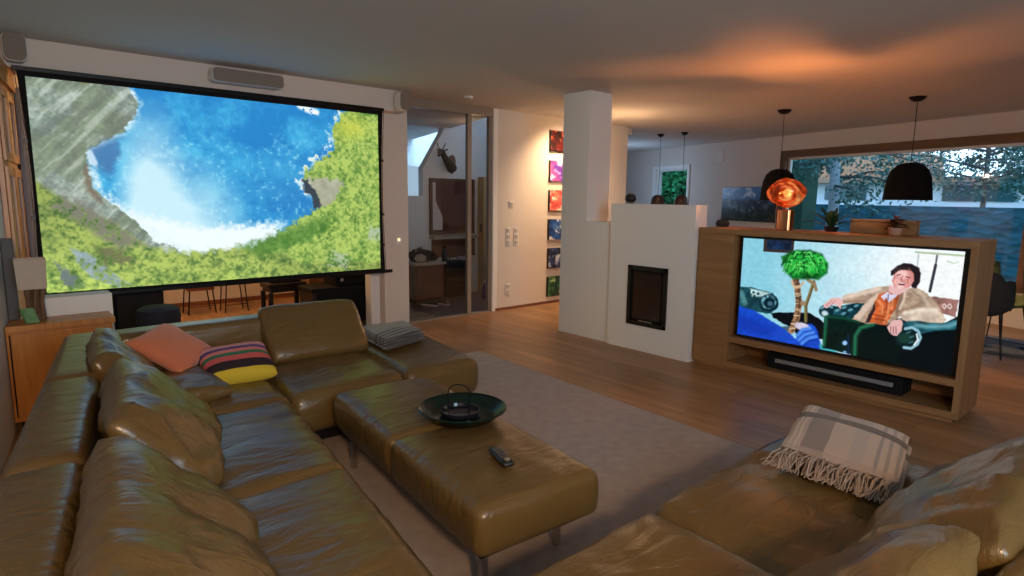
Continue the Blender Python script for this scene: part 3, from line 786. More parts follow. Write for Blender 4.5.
# ------------------------------------------------------------------ folded blankets
def cloth_mat(name, fn, rough=.95):
    """fn: list of (axis, lo, hi, colour) bands over a base colour; uses UV"""
    base, bands = fn
    m, nt, out = new_mat(name); b = N(nt, 'ShaderNodeBsdfPrincipled', Roughness=rough)
    b.inputs['Sheen Weight'].default_value = .2
    tc = N(nt, 'ShaderNodeTexCoord'); sp = N(nt, 'ShaderNodeSeparateXYZ'); nt.links.new(tc.outputs['UV'], sp.inputs[0])
    rgb = N(nt, 'ShaderNodeRGB'); rgb.outputs[0].default_value = (*base, 1); cur = rgb.outputs[0]
    for ax, lo, hi, col, al in bands:
        a1 = N(nt, 'ShaderNodeMath', operation='GREATER_THAN'); a1.inputs[1].default_value = lo; nt.links.new(sp.outputs[ax], a1.inputs[0])
        a2 = N(nt, 'ShaderNodeMath', operation='LESS_THAN'); a2.inputs[1].default_value = hi; nt.links.new(sp.outputs[ax], a2.inputs[0])
        mu = N(nt, 'ShaderNodeMath', operation='MULTIPLY'); nt.links.new(a1.outputs[0], mu.inputs[0]); nt.links.new(a2.outputs[0], mu.inputs[1])
        m3 = N(nt, 'ShaderNodeMath', operation='MULTIPLY'); m3.inputs[1].default_value = al; nt.links.new(mu.outputs[0], m3.inputs[0])
        mx = N(nt, 'ShaderNodeMix', data_type='RGBA'); nt.links.new(m3.outputs[0], mx.inputs[0]); nt.links.new(cur, mx.inputs[6]); mx.inputs[7].default_value = (*col, 1)
        cur = mx.outputs[2]
    wv = N(nt, 'ShaderNodeTexNoise', Scale=300.0); nt.links.new(tc.outputs['UV'], wv.inputs['Vector'])
    bp = N(nt, 'ShaderNodeBump', Strength=.5, Distance=.004); nt.links.new(wv.outputs['Fac'], bp.inputs['Height']); nt.links.new(bp.outputs[0], b.inputs['Normal'])
    nt.links.new(cur, b.inputs['Base Color']); nt.links.new(b.outputs[0], out.inputs[0]); return m
def folded(quad, zf, layers, th, nx=26, ny=22, seed=1.0, puff=.02, roll=.5):
    """stack of folded cloth layers with rounded fold edges; zf(s,t) gives the bed height; returns MB and uv list"""
    q = [Vector((p[0], p[1])) for p in quad]; mb = MB(); uvs = []
    for L in range(layers):
        ins = .012 * L + .01 * math.sin(L * 3 + seed)
        ids = {}
        vs = []; fs = []
        for side in (1, -1):
            for i in range(nx + 1):
                for j in range(ny + 1):
                    s = i / nx; t = j / ny
                    if (i in (0, nx) or j in (0, ny)) and side < 0: ids[(i, j, -1)] = ids[(i, j, 1)]; continue
                    us, ut = 2 * s - 1, 2 * t - 1
                    pr = (max(0, 1 - abs(us) ** 8) * max(0, 1 - abs(ut) ** 8)) ** .5
                    S = ins + s * (1 - 2 * ins); T = ins + t * (1 - 2 * ins)
                    b = q[0] * (1 - S) * (1 - T) + q[1] * S * (1 - T) + q[2] * S * T + q[3] * (1 - S) * T
                    nz = noise.noise(Vector((b.x * 5 + seed, b.y * 5, L * .7))) * .012 * (L + 1) / layers
                    z = zf(S, T) + th * (L + .5) + side * th / 2 * pr * .98 + nz + puff * (1 - us * us) * (1 - ut * ut) * (L / layers)
                    w_ = noise.noise(Vector((s * 6, t * 6, L + seed))) * .006
                    ids[(i, j, side)] = len(vs); vs.append((b.x + w_, b.y + w_, z)); uvs.append((s, t))
            for i in range(nx):
                for j in range(ny):
                    f = (ids[(i, j, side)], ids[(i + 1, j, side)], ids[(i + 1, j + 1, side)], ids[(i, j + 1, side)])
                    fs.append(f if side > 0 else f[::-1])
        mb.add(vs, fs)
    return mb, uvs
def set_uv(o, uvs):
    me = o.data; uv = me.uv_layers.new(name='UVMap')
    for l in me.loops: uv.data[l.index].uv = uvs[l.vertex_index]
# plaid throw on the right run
bd = [('Y', .62, .84, (.17, .135, .13), .85), ('Y', .30, .42, (.30, .28, .26), .5), ('Y', .02, .05, (.22, .20, .20), .85), ('Y', .10, .13, (.22, .20, .20), .85), ('Y', .18, .21, (.22, .20, .20), .85),
      ('Y', .88, .90, (.6, .5, .43), .8), ('Y', .93, .95, (.6, .5, .43), .8), ('X', .0, .06, (.35, .27, .23), .7), ('X', .55, .66, (.05, .04, .036), .92), ('X', .86, .90, (.30, .22, .19), .6)]
plaid = cloth_mat('plaid_wool', ((.42, .335, .28), bd))
tr = thing('plaid_throw', 'beige, brown and grey plaid throw with fringe folded on the right sofa run', 'blanket', (2.6, .88, .44))
PQ = [(2.36, .60), (2.84, .70), (2.90, 1.16), (2.37, 1.05)]
def bed(s, t): return .445 + .045 * math.sin(PI / 2 * min(1, s / .85)) - .05 * max(0, s - .86) * 5
mb, uvs = folded(PQ, bed, 4, .019, seed=2.0, puff=.035)
fo = mb.build('folded_cloth', plaid, tr, smooth=True, angle=80); set_uv(fo, uvs)
rf = random.Random(4); fr = MB()
for k in range(150):
    t = rf.random(); bx = 2.375 * 1; y = .61 + .43 * t
    x = 2.375 + .0 * t; z = .452 + .02 + rf.random() * .05
    L = rf.uniform(.05, .085); a = rf.gauss(0, .35)
    fr.tube([(x, y, z), (x - L * .5, y + a * L * .5, z - .008), (x - L * .85, y + a * L, .463), (x - L, y + a * L * 1.3 + rf.gauss(0, .008), .455)], [.0032, .003, .0026, .0018], 5)
fo = fr.build('fringe', pbr('fringe_wool', (.30, .245, .21), .95), tr); fo['kind'] = 'stuff'
# striped blanket on the far run
bd = [('Y', a, a + .065, (.02, .016, .022), .95) for a in (.0, .11, .22, .33)] + [('Y', .43, .46, (.12, .10, .12), .6)]
strp = cloth_mat('grey_blanket', ((.25, .27, .25), bd))
bl = thing('striped_blanket', 'grey blanket with dark stripes folded on the far end of the sofa', 'blanket', (2.18, 3.85, .44))
mb, uvs = folded([(2.04, 3.60), (2.44, 3.72), (2.52, 4.16), (2.10, 4.17)], lambda s, t: .445, 4, .020, seed=6.0, puff=.012)
fo = mb.build('folded_cloth', strp, bl, smooth=True, angle=80); set_uv(fo, uvs)

# ------------------------------------------------------------------ ottoman with tray and remote
ot = thing('ottoman', 'long olive leather footstool with a centre seam standing on the rug', 'ottoman', (1.63, 2.27, 0))
a0 = Vector((1.225, 1.545)); ux = Vector((.997, -.075)); uy = Vector((.115, .9934)); W_, L_ = .585, 1.53
def op(s, t): p = a0 + ux * (W_ * s) + uy * (L_ * t); return (p.x, p.y)
mb = MB(); soft_box(mb, [op(0, 0), op(1, 0), op(1, .497), op(0, .497)], .225, .42, r=.04, top=.020, side=.020, nx=20, ny=22, nz=3, disp=wrinkle(.006, 5, 2.4, 91)); mb.build('seat', LE, ot, smooth=True, angle=60)
mb = MB(); soft_box(mb, [op(0, .503), op(1, .503), op(1, 1), op(0, 1)], .225, .42, r=.04, top=.020, side=.020, nx=20, ny=22, nz=3, disp=wrinkle(.009, 2.4, 4, 96)); mb.build('seat', LE, ot, smooth=True, angle=60)
pp = MB(); ring = [op(.07, .035), op(.93, .035), op(.965, .06), op(.965, .44)]
pp.tube([(*op(.035 + .002, .44), .412), (*op(.035, .06), .412), (*op(.07, .022), .412), (*op(.5, .018), .416), (*op(.93, .022), .412), (*op(.965, .06), .412), (*op(.965, .44), .412)], .003, 6)
pp.build('piping', LE, ot, smooth=True)
MB().prism([op(.08, .04), op(.92, .04), op(.92, .96), op(.08, .96)], .195, .228).build('frame', M['black_matte'], ot)
for s, t in ((.12, .055), (.90, .13), (.12, .93), (.90, .93)):
    x, y = op(s, t); MB().box(x - .014, x + .014, y - .014, y + .014, .012, .20).build('leg', M['chrome'], ot, bevel=.002)
ty = thing('tray', 'round dark green metal tray on the ottoman holding a candle dish', 'tray', (1.70, 2.28, .442))
tm = pbr('dark_green_metal', (.012, .030, .024), .25, metal=.5)
MB().lathe([(.02, .442), (.145, .442), (.16, .446), (.205, .490), (.208, .491), (.203, .487), (.162, .452), (.15, .447), (.02, .447)], (1.70, 2.28, 0), 48).build('dish', tm, ty, smooth=True)
MB().lathe([(.205, .486), (.213, .488), (.215, .493), (.209, .497), (.203, .493), (.205, .486)], (1.70, 2.28, 0), 48, cap=False).build('rim', tm, ty, smooth=True)
lan = thing('candle_holder', 'round black glass dish with a wire loop handle in the tray', 'candle holder', (1.695, 2.295, .452))
MB().lathe([(.02, .452), (.085, .452), (.095, .462), (.097, .478), (.092, .478), (.088, .463), (.02, .458)], (1.695, 2.295, 0), 32).build('dish', pbr('dark_glass', (.01, .012, .02), .08), lan, smooth=True)
lp = MB(); c0 = Vector((1.695, 2.305, .475)); dx = Vector((.75, -.66, 0))
P_ = [c0 + dx * (-.05)] + [c0 + dx * (-.05) + Vector((0, 0, .07))] + [c0 + dx * (.05 * -math.cos(PI * k / 8)) + Vector((0, 0, .09 + .035 * math.sin(PI * k / 8))) for k in range(9)] + [c0 + dx * .05 + Vector((0, 0, .07)), c0 + dx * .05]
P_[0].z = .462; P_[-1].z = .462
lp.tube(P_, .0035, 6).build('handle', M['black_metal'], lan, smooth=True)
cn = thing('tea_light', 'small silver foil tea light lying in the dark tray', 'candle', (1.64, 2.16, .452))
cup_ = MB().lathe([(.004, .450), (.018, .450), (.019, .464), (.017, .464), (.016, .456), (.004, .456)], (1.645, 2.155, 0), 20).build('cup', M['chrome'], cn, smooth=True)
MB().lathe([(.003, .457), (.015, .457), (.015, .460), (.003, .461)], (1.645, 2.155, 0), 16).build('wax', M['white'], cup_, smooth=True)
rm = thing('remote_control', 'small black remote control lying on the ottoman near the tray', 'remote control', (1.525, 1.785, .448), math.radians(-108))
bm_ = MB(); soft_box(bm_, [(-.085, -.022), (.085, -.024), (.085, .024), (-.085, .022)], 0, .020, r=.009, top=.003, side=.003, nx=8, ny=5, nz=1); rmb = bm_.build('body', M['black'], rm, world=False, smooth=True)
bt = MB()
for i in range(5):
    for j in (-1, 0, 1): bt.box(-.06 + i * .022, -.048 + i * .022, j * .012 - .004, j * .012 + .004, .021, .0245)
bt.build('buttons', pbr('grey_rubber', (.10, .10, .10), .5), rmb, world=False)
MB().lathe([(.002, .021), (.014, .021), (.014, .0245), (.002, .025)], (.062, 0, 0), 20).build('dial', M['chrome'], rmb, world=False)

# ------------------------------------------------------------------ rug
rugm = pbr('rug_wool', (.36, .29, .265), 1.0, var=.30, vscale=14, bump=.5, bscale=500, sheen=.3)
mb = MB(); RQ = [(.55, .30), (3.36, .55), (3.60, 4.56), (1.1, 4.50)]
soft_box(mb, RQ, .0005, .012, r=.005, top=0, side=0, nx=30, ny=40, nz=1)
rg = mb.build('rug', rugm, None); rg['label'] = 'large plain greyish mauve wool rug under the sofa and ottoman'; rg['category'] = 'rug'
# ------------------------------------------------------------------ television cabinet
OK_, OV = M['oak'], M['oak_v']
cb = thing('television_cabinet', 'freestanding oak room divider cabinet with a television niche and open shelf', 'cabinet', (5.15, 2.0, 0))
X0, X1 = 4.90, 5.38
def cbx(nm, a, b, c, d, e, f, m, bev=.002): return MB().box(a, b, c, d, e, f).build(nm, m, cb, bevel=bev)
cbx('plinth', X0 + .035, X1 - .03, 1.01, 2.99, .0, .035, OK_)
cbx('top_board', X0, X1, .968, 3.02, 1.20, 1.252, OK_)
cbx('bottom_board', X0, X1, .968, 3.02, .035, .085, OK_)
cbx('left_panel', X0 + .003, X1, 2.685, 3.02, .085, 1.20, OK_)
cbx('right_post', X0, X1, .968, 1.012, .085, 1.20, OV)
cbx('shelf', X0, X1 - .02, 1.012, 2.685, .262, .312, OK_)
cbx('niche_back', X0 + .16, X0 + .18, 1.012, 2.685, .312, 1.20, M['oak'])
cbx('shelf_back', X1 - .10, X1 - .02, 1.012, 2.685, .085, .262, OK_)
cbx('back_panel', X1 - .02, X1, 1.012, 2.685, .085, 1.20, OV)
# television with its picture
tv = thing('television', 'large black flat television in the oak niche showing a man in an armchair', 'television', (4.98, 1.84, .312))
MB().box(4.955, 5.01, 1.022, 2.632, .322, 1.198).build('housing', M['black'], tv, bevel=.004)
TVC = Canvas(480, 270, 1.78, [(78, 32), (787, 66), (745, 455), (62, 328)])
c = TVC
nz = c.noise(9, 6, 21, 4); nf = c.noise(70, 44, 22, 3); nm = c.noise(22, 14, 24, 3); nd = c.noise(26, 9, 23, 3, .6)
def TA(P): return [(x * .7223 + 288, y * .7223 + 32) for x, y in P]     # right part of the picture
def TB(P): return [(x * .6667 + 32, y * .6667) for x, y in P]           # left part
JT = ((nf - .5) * 7, (nm - .5) * 7)
def P_(fn, pts, col, soft=3, a=1.0, tex=0.0, jit=True):
    m_ = c.poly(fn(pts), soft, JT if jit else None) * a
    base = np.array(col, float)[None, None] / 255 * (1 + tex * ((nd - .5) * 2 + (nf - .5))[..., None]); c.put(m_, base)
def L_(fn, pts, w, col, soft=3, a=1.0): c.put(c.line(fn(pts), w, soft) * a, col)
def E_(fn, x, y, rx, ry, col, ang=0, soft=.2, a=1.0):
    (cx_, cy_), = fn([(x, y)]); k = .7223 if fn is TA else .6667
    c.put(c.ell(cx_, cy_, rx * k, ry * k, ang, soft) * a, col)
c.put(np.ones_like(nz), mixc((138, 206, 226), (244, 252, 255), np.clip((c.x - 150) / 420 + (nz - .5) * .25, 0, 1)))
# window, sill ornament
P_(TA, [(470, 55), (700, 60), (660, 262), (462, 215)], (248, 252, 252), 6, jit=False)
L_(TA, [(466, 52), (700, 66)], 3, (176, 196, 160)); L_(TA, [(478, 60), (466, 205)], 2.5, (186, 200, 206)); L_(TA, [(562, 66), (556, 110)], 3, (90, 96, 108)); L_(TA, [(556, 108), (532, 222)], 5, (52, 54, 66)); L_(TA, [(610, 90), (640, 100), (660, 92)], 1.5, (180, 206, 170))
P_(TA, [(540, 246), (664, 262), (650, 335), (560, 310)], (146, 104, 98), 4, tex=.3)
for x0 in (600, 625): L_(TA, [(x0 - 10, 285), (x0, 278), (x0 + 8, 290), (x0, 300), (x0 - 8, 292)], 2, (226, 206, 200), 2)
# wall picture, far sofa, dark skirting
P_(TB, [(163, 50), (306, 58), (301, 117), (160, 110)], (58, 44, 44), 2, jit=False); P_(TB, [(178, 54), (294, 60), (290, 104), (176, 98)], (22, 42, 72), 2, tex=.8, jit=False)
P_(TB, [(203, 394), (385, 394), (455, 442), (460, 520), (330, 500), (300, 470), (210, 412)], (10, 14, 20), 3); P_(TB, [(225, 455), (306, 462), (300, 492)], (70, 96, 110), 4)
P_(TB, [(48, 274), (104, 276), (150, 290), (205, 300), (236, 335), (232, 372), (200, 396), (165, 395), (48, 372)], (26, 68, 78), 4, tex=.5)
P_(TB, [(100, 282), (150, 292), (200, 302), (170, 318), (110, 318)], (190, 222, 222), 5, tex=.2)
for (x, y) in ((118, 300), (140, 306), (122, 318), (96, 300)): E_(TB, x, y, 6, 6, (20, 60, 70), soft=.5)
E_(TB, 190, 348, 44, 40, (10, 36, 48), soft=.15); c.put(np.clip(c.ell(158, 230, 24, 22, 0, .2) - c.ell(160, 232, 17, 16, 0, .2), 0, 1) * np.clip(nf * 1.8 - .3, 0, 1), (120, 182, 196)); E_(TB, 196, 352, 12, 11, (70, 110, 130), soft=.6)
L_(TB, [(60, 300), (78, 350)], 8, (110, 168, 172), 8, .6)
# indoor palm
rs = random.Random(5)
for pts, w, col in (([(312, 232), (324, 285), (332, 350), (322, 420), (298, 478)], 10, (168, 126, 96)), ([(400, 248), (384, 300), (364, 360), (366, 432)], 5, (128, 122, 70))):
    L_(TB, pts, w, col, 3); L_(TB, [(x + 5, y) for x, y in pts], w * .35, (92, 66, 50), 3)
for k in range(60):
    t = rs.random(); x = 316 + 14 * math.sin(t * 3.4) - 16 * max(0, t - .6) * 2; y = 235 + 240 * t
    L_(TB, [(x - 12, y + rs.uniform(-6, 6)), (x + 12, y + rs.uniform(-6, 6))], rs.uniform(.8, 1.6), rs.choice([(226, 196, 160), (104, 74, 54), (70, 52, 40), (196, 160, 120)]), 1.5)
L_(TB, [(296, 250), (310, 276), (340, 268), (352, 250)], 3.5, (206, 180, 146)); L_(TB, [(372, 240), (404, 260), (412, 286)], 5, (150, 124, 92)); E_(TB, 350, 350, 12, 12, (160, 130, 100), soft=.5)
P_(TB, [(246, 130), (300, 104), (380, 100), (440, 120), (468, 170), (462, 212), (420, 236), (360, 240), (300, 236), (262, 200)], (14, 92, 34), 8, tex=.5)
for k in range(260):
    a = rs.uniform(0, 2 * PI); r0 = rs.uniform(.1, .95); x = 355 + math.cos(a) * 92 * r0; y = 160 + math.sin(a) * 55 * r0; d = 1 if x > 350 else -1
    L = rs.uniform(10, 34); L_(TB, [(x, y), (x + d * L * .6, y - 6 + L * .1), (x + d * L, y + L * .7)], rs.uniform(1.0, 2.2), rs.choice([(40, 196, 70), (22, 140, 48), (96, 226, 110), (10, 84, 30), (60, 170, 60)]), 1.6)
# blue figure, lower left
P_(TB, [(42, 362), (120, 382), (200, 428), (270, 474), (320, 516), (326, 486), (350, 448), (392, 446), (418, 470), (440, 545), (520, 590), (42, 500)], (24, 74, 200), 4, tex=.12)
P_(TB, [(42, 400), (140, 420), (230, 480), (180, 505), (42, 480)], (14, 44, 160), 26, .6)
E_(TB, 348, 458, 36, 18, (214, 206, 226), 12, .4)
for pts in ([(330, 498), (352, 474), (386, 468)], [(336, 520), (362, 496), (402, 486)], [(350, 536), (378, 514), (414, 506)]): L_(TB, pts, 6, (78, 140, 236), 6); L_(TB, [(x + 6, y + 12) for x, y in pts], 3, (16, 56, 170), 5)
P_(TB, [(430, 540), (520, 580), (540, 600), (440, 580)], (60, 170, 180), 4)
# armchair
P_(TA, [(186, 340), (400, 340), (480, 352), (604, 362), (660, 330), (656, 600), (180, 560)], (6, 15, 20), 3)
P_(TA, [(42, 300), (62, 286), (130, 290), (212, 274), (246, 268), (238, 300), (186, 348), (66, 336)], (18, 58, 70), 4, tex=.9)
for (x, y) in ((120, 308), (150, 296), (178, 306), (148, 322), (204, 288)): E_(TA, x, y, 12, 6, (92, 150, 166), -20, .7)
E_(TA, 72, 312, 32, 27, (12, 42, 54), soft=.2); E_(TA, 66, 322, 15, 12, (196, 222, 226), 20, .7); L_(TA, [(50, 300), (70, 288), (98, 296)], 3, (110, 166, 178), 4)
P_(TA, [(64, 334), (108, 326), (190, 344), (262, 362), (200, 384), (186, 500), (58, 472)], (7, 30, 26), 3, tex=.5); L_(TA, [(72, 338), (64, 460)], 4, (34, 120, 84), 10, .9); L_(TA, [(80, 334), (150, 342), (220, 360)], 3, (26, 92, 66), 7, .8)
P_(TA, [(188, 404), (214, 372), (270, 360), (344, 374), (352, 420), (402, 446), (392, 600), (186, 560)], (5, 20, 20), 3); L_(TA, [(200, 500), (202, 420), (224, 384), (280, 368)], 5, (44, 138, 94), 12, .9)
E_(TA, 156, 450, 11, 10, (150, 196, 240), soft=.5); E_(TA, 156, 490, 8, 6, (120, 170, 220), soft=.5); L_(TA, [(170, 410), (172, 500)], 2, (20, 40, 90), 4)
# jacket
JK = (186, 160, 138)
P_(TA, [(142, 246), (230, 222), (300, 206), (352, 200), (400, 214), (470, 206), (512, 226), (560, 268), (598, 328), (606, 348), (590, 366), (430, 362), (400, 330), (340, 372), (250, 366), (184, 346), (226, 304), (240, 276), (142, 280)], JK, 3, tex=.22)
L_(TA, [(150, 252), (230, 232), (306, 214)], 7, (234, 214, 196), 9, .8); L_(TA, [(150, 272), (236, 268), (270, 240)], 3, (140, 112, 96), 7, .7)
P_(TA, [(238, 282), (300, 232), (312, 236), (262, 300), (222, 350), (190, 345)], (216, 192, 174), 5); P_(TA, [(286, 270), (300, 262), (286, 312), (270, 362), (246, 362)], (56, 36, 38), 4)
P_(TA, [(396, 238), (420, 224), (408, 280), (384, 340), (376, 300)], (142, 114, 96), 5); L_(TA, [(420, 228), (416, 262), (398, 300)], 4, (222, 200, 180), 6)
P_(TA, [(398, 322), (450, 306), (520, 296), (570, 300), (606, 344), (590, 366), (520, 364), (432, 358), (410, 350)], (214, 194, 174), 5, tex=.15); L_(TA, [(420, 318), (500, 304), (564, 306)], 5, (242, 228, 212), 10, .9); L_(TA, [(410, 304), (470, 290), (520, 262)], 4, (150, 124, 106), 9, .8); L_(TA, [(436, 360), (520, 364), (590, 366)], 2.5, (110, 86, 74), 4)
L_(TA, [(470, 214), (500, 240), (530, 290)], 5, (220, 200, 182), 12, .7)
# shirt
P_(TA, [(304, 236), (346, 224), (394, 240), (382, 292), (336, 374), (264, 362), (288, 306), (286, 270)], (218, 104, 54), 3, tex=.35)
for pts in ([(300, 262), (322, 290), (318, 320)], [(350, 280), (344, 330), (330, 360)], [(366, 262), (362, 300)]): L_(TA, pts, 4, (244, 156, 106), 8, .8)
for pts in ([(280, 326), (330, 336)], [(290, 346), (336, 352)], [(340, 262), (338, 300)]): L_(TA, pts, 1.8, (140, 56, 30), 4, .8)
P_(TA, [(314, 246), (342, 226), (360, 238), (398, 228), (374, 250), (348, 272), (336, 252), (326, 262)], (216, 214, 236), 3); L_(TA, [(346, 238), (344, 262)], 2, (120, 110, 150), 3)
# head
P_(TA, [(350, 196), (380, 206), (430, 214), (448, 204), (420, 228), (384, 240), (346, 226)], (232, 186, 184), 4)
P_(TA, [(358, 156), (356, 136), (384, 112), (414, 99), (452, 104), (480, 120), (489, 150), (485, 186), (470, 210), (452, 206), (420, 140)], (36, 27, 32), 4)
P_(TA, [(376, 140), (402, 122), (436, 122), (458, 146), (460, 178), (440, 206), (402, 216), (370, 206), (360, 178)], (214, 138, 134), 4, jit=False)
E_(TA, 406, 148, 28, 20, (250, 200, 196), 20, .9); E_(TA, 384, 182, 16, 16, (244, 186, 178), 0, .9); E_(TA, 432, 186, 14, 16, (226, 158, 150), 0, .9); E_(TA, 398, 206, 22, 9, (242, 200, 196), 5, .8)
P_(TA, [(368, 150), (374, 130), (398, 118), (430, 120), (448, 132), (420, 130), (398, 130), (382, 140)], (44, 34, 38), 4)
L_(TA, [(384, 154), (398, 150)], 1.5, (80, 40, 44), 2); L_(TA, [(424, 160), (440, 164)], 1.5, (80, 40, 44), 2); L_(TA, [(408, 156), (400, 172), (406, 176)], 1.5, (176, 100, 98), 3)
P_(TA, [(382, 180), (400, 186), (424, 184), (416, 196), (396, 198)], (116, 40, 52), 2, jit=False); L_(TA, [(388, 184), (402, 189), (418, 187)], 1.6, (246, 236, 236), 1.5); L_(TA, [(430, 170), (434, 190)], 1.2, (170, 98, 96), 3)
# hands and the right arm of the chair
P_(TA, [(58, 284), (92, 256), (134, 254), (146, 274), (132, 302), (116, 282), (96, 284), (74, 302), (62, 296)], (232, 184, 182), 3)
for pts in ([(96, 264), (70, 290)], [(112, 264), (90, 288)]): L_(TA, pts, 1.2, (180, 124, 124), 2)
P_(TA, [(404, 362), (480, 352), (600, 366), (662, 340), (658, 392), (560, 396), (490, 410), (424, 388)], (34, 92, 104), 5, tex=.7)
L_(TA, [(470, 372), (540, 380), (620, 376), (655, 362)], 6, (120, 182, 194), 10, .8)
E_(TA, 436, 432, 58, 44, (10, 30, 36), 0, .12); E_(TA, 424, 428, 34, 24, (24, 60, 50), 0, .5); L_(TA, [(424, 388), (456, 382), (482, 398), (494, 426), (480, 456), (452, 474), (420, 470)], 4.5, (150, 196, 214), 4); L_(TA, [(476, 412), (482, 436), (466, 458)], 3, (236, 246, 250), 3)
for (x, y) in ((448, 400), (462, 420), (460, 444)): L_(TA, [(x, y), (x - 16, y + 6)], 2, (70, 120, 130), 4)
P_(TA, [(342, 380), (366, 348), (400, 342), (414, 362), (408, 394), (390, 420), (372, 418), (350, 402)], (228, 180, 178), 3)
for dx_ in (0, 12, 24): L_(TA, [(358 + dx_, 378), (360 + dx_, 412 - dx_ * .1)], 1.5, (150, 96, 100), 2.5)
c.c = np.clip(c.c * (.94 + .12 * nf[..., None]), 0, 1.05)
M['tv_picture'] = picture_mat('television_picture', 1.0, .15)
c.mesh('screen', (4.953, 2.622, 1.178), (4.953, 1.052, 1.178), (4.953, 2.622, .338), M['tv_picture'], tv)
tf = MB(); tf.box(4.947, 4.956, 1.022, 1.052, .322, 1.198).box(4.947, 4.956, 2.622, 2.632, .322, 1.198).box(4.947, 4.956, 1.052, 2.622, 1.178, 1.198).box(4.947, 4.956, 1.052, 2.622, .322, .338)
tf.build('bezel', M['black'], tv)
# soundbar
sb = thing('soundbar', 'long black soundbar with a grey front strip on the cabinet shelf', 'soundbar', (5.02, 1.82, .086))
MB().box(5.0, 5.22, 1.34, 2.36, .088, .225).build('body', M['black_matte'], sb, bevel=.008)
MB().box(4.985, 5.001, 1.40, 2.29, .145, .178).build('front_strip', pbr('grey_cloth_strip', (.20, .20, .21), .6), sb, bevel=.006)

# ------------------------------------------------------------------ things on the cabinet
lampt = thing('table_lamp', 'glowing copper glass table lamp with fluted copper foot on the oak cabinet', 'lamp', (5.14, 2.36, 1.252))
copper = pbr('copper', (.75, .34, .16), .22, metal=1.0)
MB().lathe([(.05, 0), (.064, .002), (.064, .165), (.05, .17), (.02, .172)], (5.14, 2.36, 1.253), 40, wob=lambda a, z: 1 + .05 * math.sin(11 * a)).build('foot', copper, lampt, smooth=True)
def melt():
    mb = MB(); n, m_ = 40, 26; vs = []; fs = []
    for i in range(m_ + 1):
        th = PI * i / m_
        for k in range(n):
            a = 2 * PI * k / n
            d = Vector((math.sin(th) * math.cos(a), math.sin(th) * math.sin(a), math.cos(th)))
            r = .140 * (1 + .09 * noise.noise(d * 1.4 + Vector((2.1, .3, 1))) + .06 * noise.noise(d * 3.2))
            z = d.z * r * .84
            pin = 1 - .15 * max(0, -d.z) ** 2
            vs.append((5.14 + d.x * r * pin, 2.37 + d.y * r * pin * 1.04, 1.560 + z))
    for i in range(m_):
        for k in range(n): fs.append((i * n + k, (i + 1) * n + k, (i + 1) * n + (k + 1) % n, i * n + (k + 1) % n))
    return mb.add(vs, fs)
def glow_mat():
    m, nt, out = new_mat('molten_copper_glass')
    tc = N(nt, 'ShaderNodeTexCoord')
    n1 = N(nt, 'ShaderNodeTexNoise', Scale=5.0, Detail=3.0, Distortion=2.5); nt.links.new(tc.outputs['Object'], n1.inputs['Vector'])
    cr = N(nt, 'ShaderNodeValToRGB'); e = cr.color_ramp.elements
    e[0].position = .40; e[0].color = (.16, .012, .004, 1); e[1].position = .70; e[1].color = (1.0, .42, .12, 1); k = e.new(.52); k.color = (.70, .075, .014, 1)
    nt.links.new(n1.outputs['Fac'], cr.inputs[0])
    em = N(nt, 'ShaderNodeEmission', Strength=1.1); nt.links.new(cr.outputs[0], em.inputs[0])
    gl = N(nt, 'ShaderNodeBsdfGlossy', Roughness=.12); gl.inputs[0].default_value = (.8, .35, .2, 1)
    tp = N(nt, 'ShaderNodeBsdfTransparent'); tp.inputs[0].default_value = (1.0, .50, .22, 1)
    m1 = N(nt, 'ShaderNodeMixShader'); m1.inputs[0].default_value = .25; nt.links.new(em.outputs[0], m1.inputs[1]); nt.links.new(gl.outputs[0], m1.inputs[2])
    n2 = N(nt, 'ShaderNodeTexNoise', Scale=7.0, Detail=1.0, Distortion=1.6); mp = N(nt, 'ShaderNodeMapping'); mp.inputs['Location'].default_value = (3, 1, 2)
    nt.links.new(tc.outputs['Object'], mp.inputs[0]); nt.links.new(mp.outputs[0], n2.inputs['Vector'])
    c2 = N(nt, 'ShaderNodeValToRGB'); e = c2.color_ramp.elements; e[0].position = .46; e[0].color = (.06, .06, .06, 1); e[1].position = .56; e[1].color = (.62, .62, .62, 1)
    nt.links.new(n2.outputs['Fac'], c2.inputs[0])
    m2 = N(nt, 'ShaderNodeMixShader'); nt.links.new(c2.outputs[0], m2.inputs[0]); nt.links.new(m1.outputs[0], m2.inputs[1]); nt.links.new(tp.outputs[0], m2.inputs[2])
    nt.links.new(m2.outputs[0], out.inputs[0]); return m
melt().build('lamp_shade', glow_mat(), lampt, smooth=True, angle=180)
MB().lathe([(.004, -.035), (.02, -.028), (.03, -.005), (.026, .018), (.012, .035), (.004, .04)], (5.13, 2.36, 1.56), 20).build('bulb', emission('bulb_glow', (1, .72, .35), 14), lampt, smooth=True)

